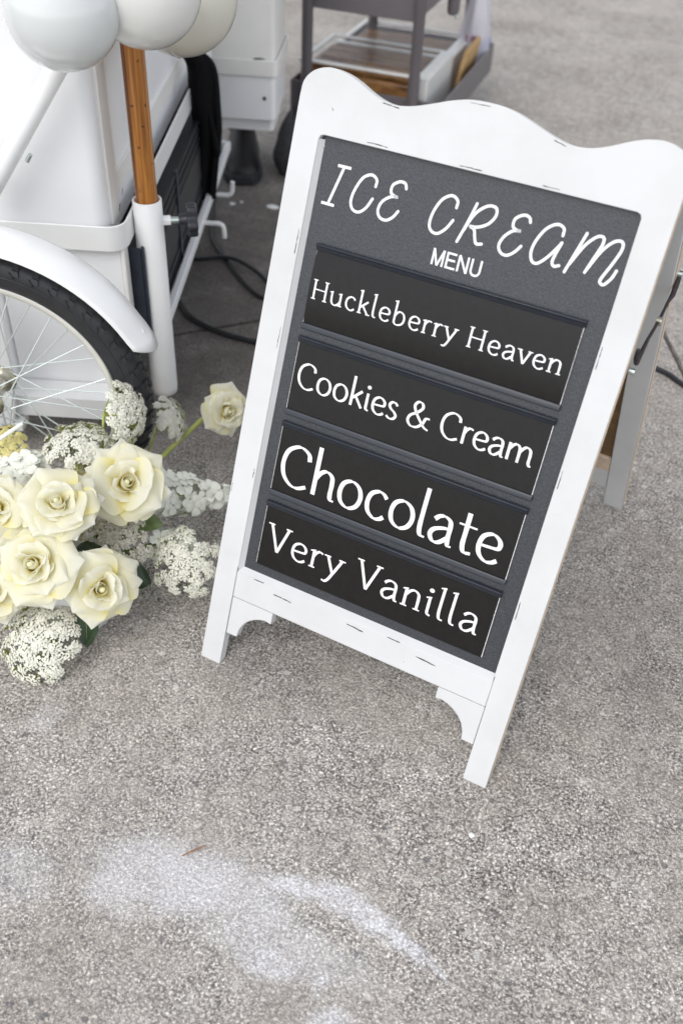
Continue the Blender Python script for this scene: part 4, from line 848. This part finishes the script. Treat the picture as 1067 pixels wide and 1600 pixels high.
# ------------------------------------------------------------------ flowers
def grid_mesh(name, fn, nu, nv, mat, thick=0):
    V = []; Fc = []; UV = []
    for i in range(nv+1):
        for j in range(nu+1):
            s = i/nv; t = -1+2*j/nu; V.append(fn(s, t)); UV.append((j/nu, s))
    for i in range(nv):
        for j in range(nu): Fc.append((i*(nu+1)+j, i*(nu+1)+j+1, (i+1)*(nu+1)+j+1, (i+1)*(nu+1)+j))
    me = bpy.data.meshes.new(name); me.from_pydata([tuple(v) for v in V], [], Fc); me.materials.append(mat)
    ul = me.uv_layers.new(name='UVMap')
    for lp in me.loops: ul.data[lp.index].uv = UV[lp.vertex_index]
    me.polygons.foreach_set('use_smooth', [True]*len(me.polygons)); me.update(); return me
def petal_fn(L, W, open_, curl, cup, tip, seed):
    """opens from the +Z axis towards +X: open_ base angle, curl extra angle at the tip (degrees)"""
    rnd = random.Random(seed); p1, p2 = rnd.uniform(0, 6), rnd.uniform(0, 6); N_ = 24
    prof = [(0., 0.)]; 
    for k in range(N_):
        s = (k+.5)/N_; a = rad(open_*(1-math.exp(-s*5)) + curl*max(0, s-.35)**1.5/.52); prof.append((prof[-1][0]+math.sin(a)*L/N_, prof[-1][1]+math.cos(a)*L/N_))
    def fn(s, t):
        k = s*N_; i = min(int(k), N_-1); f = k-i; x = prof[i][0]*(1-f)+prof[i+1][0]*f; z = prof[i][1]*(1-f)+prof[i+1][1]*f
        a = rad(open_*(1-math.exp(-s*5)) + curl*max(0, s-.35)**1.5/.52); nx, nz = -math.cos(a), math.sin(a)
        wd = W*(math.sin(math.pi*min(.5, .08+.62*s))**.8)*(1-tip*.80*(max(0, s-.55)/.45)**1.7)*(1-(1-tip)*.45*(max(0, s-.7)/.3)**2)
        # cup towards the axis near the base, edges rolled back near the tip
        b = cup*(t*t)*(1-s)*wd-.60*tip*(abs(t)**2.2)*max(0, s-.30)*wd+.10*wd*math.sin(3.4*t+p1+4*s)*s+.055*wd*math.sin(8*t+p2+2*s)*s*s
        # pull the middle of the edge out to a point
        ex = L*.10*tip*(1-abs(t)**.8)*max(0, s-.75)/.25
        return Vector((x+nx*b+math.sin(a)*ex, wd*t, z+nz*b+math.cos(a)*ex))
    return fn
PET = {}
for v in range(3):
    PET['outer', v] = grid_mesh('petal', petal_fn(.062, .040, 84, 40, .10, 1.0, 10+v), 12, 12, MT['petal'])
    PET['mid', v] = grid_mesh('petal', petal_fn(.052, .036, 62, 44, .28, .95, 20+v), 12, 12, MT['petal'])
    PET['inner', v] = grid_mesh('petal', petal_fn(.040, .030, 34, 34, .60, .55, 30+v), 10, 10, MT['petal'])
    PET['heart', v] = grid_mesh('petal', petal_fn(.034, .024, 10, 6, .95, .2, 40+v), 10, 8, MT['petal'])
    PET['core', v] = grid_mesh('petal', petal_fn(.031, .013, 2, -26, 1.4, .0, 50+v), 10, 8, MT['petal'])
def frame_from(n, spin=0):
    z = Vector(n).normalized(); x = z.orthogonal().normalized(); x = Matrix.Rotation(spin, 3, z) @ x; y = z.cross(x)
    return Matrix((x, y, z)).transposed().to_4x4()
VASE = Vector((-.475, .00, .07))
def stem_to(parent, a, b, r=.0028, mat='stem', name='stem', sag=.0):
    a, b = Vector(a), Vector(b); m = (a+b)/2+Vector((0, 0, sag)); P = catmull([a, m, b], 8)
    return MB().tube(P, r, 8).obj(name, mat, parent)
def scroll(s_, t):
    a = (t+1)/2; an = a*2*math.pi*1.9; R = .0046+.0068*a; r = R*(.80+.55*s_-.42*s_*s_*(1+.3*math.sin(an*1.5)))
    return Vector((r*math.cos(an), r*math.sin(an), (.031-.005*a)*s_+.0012*math.sin(an*1.5+1)*s_))
CORE = MB().lathe([(.0030, 0), (.0042, .010), (.0045, .021), (.0030, .0268), (.0001, .0282)], (0, 0, 0), (0, 0, 1), 14).mesh('bud', simple('rose_heart', (.93, .89, .60), .6, var=.12, scale=260))
BUD = grid_mesh('scrolled_heart', scroll, 48, 7, MT['petal'])
def rose(p, n, sc, label, seed, layers=None, stem_end=None, stemmat='stemd', extra=0):
    rnd = random.Random(seed); p = Vector(p)
    r = bpy.data.objects.new('rose', None); COL.objects.link(r); r.empty_display_size = .02
    tag(r, label, 'rose', 'cream roses in the flower arrangement')
    R = Matrix.Translation(p) @ frame_from(n, rnd.uniform(0, 6)); r.matrix_world = R; WLOC[r.name] = p
    layers = layers or [
        [('outer', 5, -.002, 1.0), ('outer', 4, .003, .90), ('mid', 5, .006, .96), ('inner', 4, .009, .98), ('heart', 3, .009, .95)],
        [('outer', 6, -.003, 1.02), ('outer', 5, .002, .96), ('mid', 3, .006, 1.08), ('inner', 3, .009, 1.1), ('heart', 3, .009, 1.05)],
        [('outer', 5, -.004, 1.0), ('mid', 5, .001, 1.12), ('mid', 4, .006, .9), ('inner', 5, .009, .9), ('heart', 3, .009, .9)]][seed % 3]
    for li, (kind, cnt, zo, s) in enumerate(layers):
        off = rnd.uniform(0, 6)
        for k in range(cnt):
            a = off+2*math.pi*k/cnt+rnd.uniform(-.16, .16); o = bpy.data.objects.new('petal', PET[kind, rnd.randrange(3)]); COL.objects.link(o); o.parent = r
            tl = rnd.uniform(-.30, .26) if kind in ('outer', 'mid') else rnd.uniform(-.05, .05)
            q = sc*s*rnd.uniform(.86, 1.14); rr0 = {'outer': .006, 'mid': .0050, 'inner': .0055, 'heart': .0090, 'core': .0055}[kind]
            o.matrix_basis = Matrix.Rotation(a, 4, 'Z') @ Matrix.Translation((rr0*sc, 0, zo*sc)) @ Matrix.Rotation(tl, 4, 'Y') @ Matrix.Rotation(rnd.uniform(-.12, .12), 4, 'X') @ Matrix.Diagonal((q, q*rnd.uniform(.82, 1.2), q, 1))
    o = bpy.data.objects.new('scrolled_heart', BUD); COL.objects.link(o); o.parent = r; o.scale = (sc, sc, sc); o.location = (0, 0, .014*sc); o.rotation_euler = (rnd.uniform(-.12, .12), rnd.uniform(-.12, .12), rnd.uniform(0, 6))
    o = bpy.data.objects.new('bud', CORE); COL.objects.link(o); o.parent = r; o.scale = (sc, sc, sc); o.location = (0, 0, .012*sc)
    # green calyx and stem, built in world space then parented
    ax = Vector(n).normalized(); Ri = R.inverted()
    end = Vector(stem_end) if stem_end is not None else VASE
    mb = MB().tube(catmull([p-ax*.002, p-ax*.03, (p-ax*.05).lerp(end, .6), end], 6), .0042 if stemmat == 'stem' else .0034, 8)
    me = MB(); me.v = [Ri @ v for v in mb.v]; me.f = mb.f; me.sm = mb.sm
    o = bpy.data.objects.new('stem', me.mesh('stem', MT[stemmat])); COL.objects.link(o); o.parent = r
    mb = MB().lathe([(.0032, -.014), (.009, -.008), (.011, -.001), (.006, .004)], (0, 0, 0), (0, 0, 1), 12)
    o = bpy.data.objects.new('calyx', mb.mesh('calyx', MT[stemmat])); COL.objects.link(o); o.parent = r
    return r
def toward(p, up=.5, dx=0, dy=0):
    d = (CAM-Vector(p)).normalized(); return (d+Vector((dx, dy, up))).normalized()
# floret heads
def floret_geo(mb, c, n, r, petals, rnd, cupz=.25, wide=.62):
    z = n.normalized(); x = z.orthogonal().normalized(); x = Matrix.Rotation(rnd.uniform(0, 6.28), 3, z) @ x; y = z.cross(x)
    for k in range(petals):
        a = 2*math.pi*k/petals+rnd.uniform(-.1, .1); d = math.cos(a)*x+math.sin(a)*y; e = -math.sin(a)*x+math.cos(a)*y; rr = r*rnd.uniform(.85, 1.15)
        mb.add([c, c+d*rr*.55-e*rr*wide*.55+z*rr*cupz*.4, c+d*rr+z*rr*cupz, c+d*rr*.55+e*rr*wide*.55+z*rr*cupz*.4], [(0, 1, 2, 3)], False)
def umbel(p, n, R, label, seed, stem_end, mat='floret', dome=.35, squash=1., dens=1.0, stemmat='stem', nb=50):
    """Queen Anne's lace: rays from one point, each ending in a small knot of florets"""
    rnd = random.Random(seed); p = Vector(p); z = Vector(n).normalized(); x = z.orthogonal().normalized(); y = z.cross(x); root = p-z*R*.75
    t = thing('lace_flower', label, 'lace flower', tuple(root), "Queen Anne's lace heads in the flower arrangement")
    mb = MB(); ry = MB(); gold = math.pi*(3-math.sqrt(5))
    for k in range(nb):
        f = math.sqrt((k+.5)/nb); a = k*gold+rnd.uniform(-.25, .25); d = math.cos(a)*x+math.sin(a)*y*squash
        c = p+d*R*f*rnd.uniform(.93, 1.07)+z*(R*dome*(1-f*f)-R*.05+rnd.uniform(-.04, .04)*R)
        nn = (c-root).normalized(); ry.tube([root, root.lerp(c, .55)-z*R*.06, c], .0006, 4, cap=False)
        xr = nn.orthogonal().normalized(); yr = nn.cross(xr); ru = R*(.158 if f < .8 else .170)*rnd.uniform(.85, 1.1); m = int((32 if f < .85 else 34)*dens)
        for q in range(m):
            g = math.sqrt((q+.4)/m); b = q*gold+rnd.uniform(-.3, .3); e = math.cos(b)*xr+math.sin(b)*yr
            fc = c+e*ru*g+nn*(ru*.35*(1-g*g)+rnd.uniform(-.12, .12)*ru)
            floret_geo(mb, fc, (nn+e*.45*g+Vector((rnd.uniform(-.25, .25), rnd.uniform(-.25, .25), rnd.uniform(-.25, .25)))), rnd.uniform(.0019, .0027), 5, rnd, .2, .62)
            ry.tube([c-nn*ru*.9, fc], .00035, 3, cap=False)
    mb.obj('florets', mat, t, kind='stuff'); ry.obj('rays', 'stem', t, kind='stuff')
    stem_to(t, root, stem_end, .0023, stemmat, sag=.004)
    return t

rose((-.435, .095, .195), toward((-.435, .095, .2), .35, .15, 0), 1.08, 'large open cream rose beside the lace heads, upper right of the cluster', 1)
rose((-.458, -.024, .225), toward((-.458, -.024, .24), .45, -.25, .1), 1.02, 'open cream rose with a deep yellow heart in the middle of the cluster', 2)
rose((-.454, -.087, .165), toward((-.454, -.087, .17), .15, -.3, -.25), 1.06, 'open cream rose directly above the white vase', 3)
rose((-.385, -.049, .125), toward((-.385, -.049, .13), .0, .42, -.1), 1.0, 'cream rose facing right above the dark leaf on the concrete', 4)
rose((-.552, -.052, .20), toward((-.547, -.05, .2), .35, -.25, -.1), 1.0, 'cream rose at the left edge of the photo, level with the middle rose', 5)
rose((-.512, -.130, .125), toward((-.509, -.127, .13), .1, -.2, -.2), .95, 'cream rose with a golden heart at the left edge, lowest on that side', 6)
rose((-.525, .098, .170), Vector((.1, -.15, 1)), .74, 'half open yellowish rose behind the two biggest roses', 7, [('mid', 5, 0, .9), ('mid', 4, .004, .8), ('inner', 5, .006, 1.), ('heart', 3, .009, .95)])
rose((-.590, .062, .180), Vector((-.2, -.1, 1)), .74, 'pale rose seen from the side behind the left white blossoms', 8, [('mid', 5, 0, .9), ('inner', 5, .005, 1.), ('heart', 3, .009, .95)])
rose((-.462, .405, .140), Vector((.75, -.42, .42)), .98, 'single cream rose on a long stem reaching towards the menu board', 9, [('outer', 5, -.002, .80), ('mid', 5, .002, .88), ('inner', 4, .008, .98), ('heart', 3, .009, .95)], stem_end=(-.455, .13, .155), stemmat='stem')
umbel((-.488, .180, .268), (.86, .30, .28), .054, 'rounded lace head in front of the tyre, tallest of the arrangement', 21, (-.515, .13, .15), dome=.5, squash=1.)
umbel((-.494, .300, .176), (.80, .28, .50), .040, 'lace head seen from the side between the tyre and the pole socket', 22, (-.47, .17, .13), dome=.25)
umbel((-.530, .110, .232), (.0, .05, 1), .056, 'flat lace head spread over the lower spokes', 23, (-.50, .07, .10), dome=.3)
umbel((-.330, .095, .078), (.30, -.62, .72), .056, 'loose white lace head lowest on the right, beside the menu board leg', 24, (-.43, .045, .10), dome=.35, dens=.85)
umbel((-.425, .040, .120), (.30, -.5, .75), .060, 'greyish lace head in shade between the roses', 25, (-.47, .02, .06), mat='floretd', dome=.2)
umbel((-.443, -.131, .046), (.05, -.60, .72), .064, 'white lace head lying on the concrete in front of the vase', 26, (-.47, -.04, .08), dome=.4, nb=56)
umbel((-.622, .042, .236), (.1, -.4, 1), .034, 'small yellow lace head at the left edge beside the hub', 27, (-.56, .04, .12), mat='flory', dome=.5)
umbel((-.520, -.072, .155), (-.3, -.6, .6), .022, 'tiny white lace head peeping between the left roses', 28, (-.50, -.03, .08), dome=.4, nb=20)
# blossom spikes with four-petalled florets
def blossom_cluster(pts, label, seed, r0, stem_end, grp='white blossom clusters in the flower arrangement'):
    rnd = random.Random(seed); P = [Vector(q[0]) for q in pts]; t = thing('white_blossom', label, 'blossom', tuple(P[0]), grp)
    fl = []
    for v in range(2):
        mb = MB(); rr = random.Random(v)
        for k in range(4):
            a = math.pi/2*k; d = Vector((math.cos(a), math.sin(a), 0)); e = Vector((-d.y, d.x, 0)); c = []
            for (u, wv, h) in ((.1, .12, 0), (.45, .40, .05), (.8, .45, .05+.05*v), (1.0, .24, .0)):
                c += [d*u-e*wv+Vector((0, 0, h)), d*u+Vector((0, 0, h+.03)), d*u+e*wv+Vector((0, 0, h))]
            mb.add(c, [(3*i+j, 3*i+j+1, 3*i+4+j, 3*i+3+j) for i in range(3) for j in range(2)], True)
        fl.append(mb.mesh('blossom', MT['hyd']))
    eye = MB().lathe([(.0001, .14), (.10, .10), (.12, 0)], (0, 0, 0), (0, 0, 1), 6).mesh('eye', MT['hydg'])
    for i in range(len(P)-1):
        a, c = P[i], P[i+1]; ra, rc = pts[i][1], pts[i+1][1]; ax = (c-a).normalized(); x = ax.orthogonal().normalized(); y = ax.cross(x); m = pts[i][2]
        for k in range(m):
            f = (k+rnd.random())/m; an = rnd.uniform(0, 6.28); R = (ra*(1-f)+rc*f)*rnd.uniform(.85, 1.05); d = math.cos(an)*x+math.sin(an)*y
            pos = a.lerp(c, f)+d*R; nn = (d+ax*.25+Vector((rnd.uniform(-.3, .3), rnd.uniform(-.3, .3), rnd.uniform(0, .4)))).normalized()
            o = bpy.data.objects.new('blossom', fl[rnd.randrange(2)]); COL.objects.link(o); o.parent = t
            Mx = frame_from(nn, rnd.uniform(0, 6)); s = r0*rnd.uniform(.85, 1.2)
            o.matrix_basis = Matrix.Translation(pos-WLOC[t.name]) @ Mx @ Matrix.Diagonal((s, s, s, 1))
            if k % 3 == 0:
                o2 = bpy.data.objects.new('eye', eye); COL.objects.link(o2); o2.parent = o
    MB().tube(P, .004, 8).obj('stem', 'hydg', t); stem_to(t, P[0], stem_end, .0035, 'stemd', name='stalk')
    return t
blossom_cluster([((-.437, .165, .13), .036, 34), ((-.405, .205, .11), .033, 30), ((-.360, .262, .085), .010, 4), ((-.352, .272, .08), .004, 0)], 'white blossom spike pointing right, between the big rose and the menu board', 31, .0168, (-.45, .08, .08))
blossom_cluster([((-.400, .110, .075), .026, 18), ((-.372, .135, .066), .018, 8), ((-.36, .15, .06), .006, 0)], 'lower white blossom spray under the big rose', 32, .0165, (-.44, .06, .07))
blossom_cluster([((-.600, .01, .19), .040, 30), ((-.585, .04, .205), .034, 20), ((-.57, .06, .21), .008, 0)], 'white blossom cluster at the left edge of the photo', 33, .0175, (-.52, .01, .10))
# leaves
def leaf_fn(L, W, bend, fold):
    def fn(s, t):
        wd = W*(math.sin(math.pi*s**.8)**.8) if 0 < s < 1 else 0
        tooth = 1+.05*math.sin(s*60)*abs(t)
        return Vector((L*s, wd*t*tooth, -bend*L*s*s+fold*abs(t)*wd+.002*math.sin(8*s+3*t)))
    return fn
def leaf(p, d, n, L, W, label, mat='leaf', bend=.25):
    p = Vector(p); d = Vector(d).normalized(); n = Vector(n); n = (n-d*n.dot(d)).normalized(); y = n.cross(d)
    me = grid_mesh('rose_leaf', leaf_fn(L, W, bend, .22), 8, 14, MT[mat]); o = bpy.data.objects.new('rose_leaf', me); COL.objects.link(o)
    o.matrix_world = Matrix.Translation(p) @ Matrix((d, y, n)).transposed().to_4x4(); WLOC[o.name] = p
    tag(o, label, 'leaf', 'loose rose leaves in the flower arrangement')
    rb = MB().tube([(0, 0, .0006), (L*.5, 0, .0006-bend*L*.25), (L*.97, 0, -bend*L*.94)], [.0011, .0008, .0003], 5).mesh('midrib', MT['leafp'])
    q = bpy.data.objects.new('midrib', rb); COL.objects.link(q); q.parent = o
leaf((-.440, .020, .075), (.65, .35, -.25), (.2, -.5, .85), .085, .030, 'large dark green leaf under the lower lace head', bend=.2)
leaf((-.438, .010, .085), (.40, .72, .22), (.35, -.6, .7), .062, .019, 'pale green leaf standing between the rose and the lace head', 'leafp', .1)
leaf((-.405, -.058, .085), (.25, -.45, -.75), (.4, -.8, .5), .072, .021, 'dark green leaf hanging down onto the concrete, below the right rose', bend=.05)
leaf((-.500, -.060, .165), (.55, .1, -.1), (0, -.6, .8), .040, .012, 'small dark leaf between the left roses', bend=.2)
leaf((-.470, .000, .115), (.7, .02, .3), (.1, -.7, .7), .070, .016, 'narrow dark leaf between the two lower roses', bend=.1)
leaf((-.480, .060, .150), (.55, .30, .20), (.1, -.7, .7), .066, .016, 'narrow dark leaf behind the biggest rose', bend=.1)
leaf((-.450, .090, .120), (.8, .25, .1), (.1, -.5, .85), .070, .022, 'fresh green leaf between the big rose and the lower white blossoms', 'leafp', .15)
leaf((-.520, .080, .170), (-.2, .6, .3), (.2, -.6, .8), .055, .018, 'fresh green leaf under the flat lace head', 'leafp', .15)
leaf((-.470, .150, .150), (.2, .75, -.35), (.5, -.4, .7), .055, .020, 'olive leaf behind the lace heads, against the tyre', 'leafp', .2)
# grass-thin stems over the half open rose
o = MB().tube(catmull([(-.505, .060, .165), (-.520, .085, .20), (-.535, .115, .225)], 6), .0017, 6).obj('bare_stem', 'stem'); tag(o, 'thin green bare stem rising in front of the half open rose, right of its pair', 'stem')
o = MB().tube(catmull([(-.508, .058, .165), (-.530, .080, .20), (-.548, .108, .224)], 6), .0015, 6).obj('bare_stem', 'stemd'); tag(o, 'thinner dark green bare stem rising in front of the half open rose', 'stem')
o = MB().tube([(-.612, .010, .262), (-.600, .036, .272), (-.590, .058, .280)], [.0036, .0034, .003], 8).obj('cut_stem', 'hyd'); tag(o, 'pale cut stem lying across the small yellow lace head', 'stem')
# white vase
vs_ = MB().lathe([(.0001, .0012), (.050, .0012), (.055, .006), (.060, .06), (.064, .105), (.066, .110), (.062, .110), (.058, .06), (.050, .012), (.0001, .010)], (VASE.x+.014, VASE.y-.024, 0), ZT, 40).obj('vase', 'vase'); tag(vs_, 'plain white vase almost hidden under the roses', 'vase')

# ------------------------------------------------------------------ litter
o = MB().tube([(-.0700, -.2935, .0022), (-.0600, -.2800, .0040), (-.0510, -.2660, .0026)], [.0007, .0014, .0010], 6).obj('twig', 'twig'); tag(o, 'small brown twig lying on the concrete above the chalk marks', 'twig')
def crumb(x, y, r, label, seed, flat=.5):
    rnd = random.Random(seed); mb = MB(); n = 9; V = []
    for i in range(4):
        f = i/3
        for k in range(n): a = 2*math.pi*k/n; rr = r*math.cos(f*1.35)*rnd.uniform(.75, 1.2); V.append((x+rr*math.cos(a), y+rr*math.sin(a)*.8, .0005+r*flat*math.sin(f*1.5)))
    Fc = [(i*n+k, i*n+(k+1) % n, (i+1)*n+(k+1) % n, (i+1)*n+k) for i in range(3) for k in range(n)]+[tuple(range(3*n, 4*n))]
    o = mb.add(V, Fc).obj('chalk_crumb', 'crumb'); tag(o, label, 'crumb', 'white crumbs on the concrete')
crumb(.251, -.076, .0048, 'white chalk crumb on the concrete below the board leg', 1)
crumb(-.985, 1.445, .017, 'white lump on the concrete right of the boot, against the board edge', 2, .3)
crumb(-1.09, 1.40, .010, 'small white crumb on the dark concrete below the boot', 3, .3)
crumb(-1.075, 1.425, .006, 'tiny white crumb just beside another on the dark concrete', 4, .3)
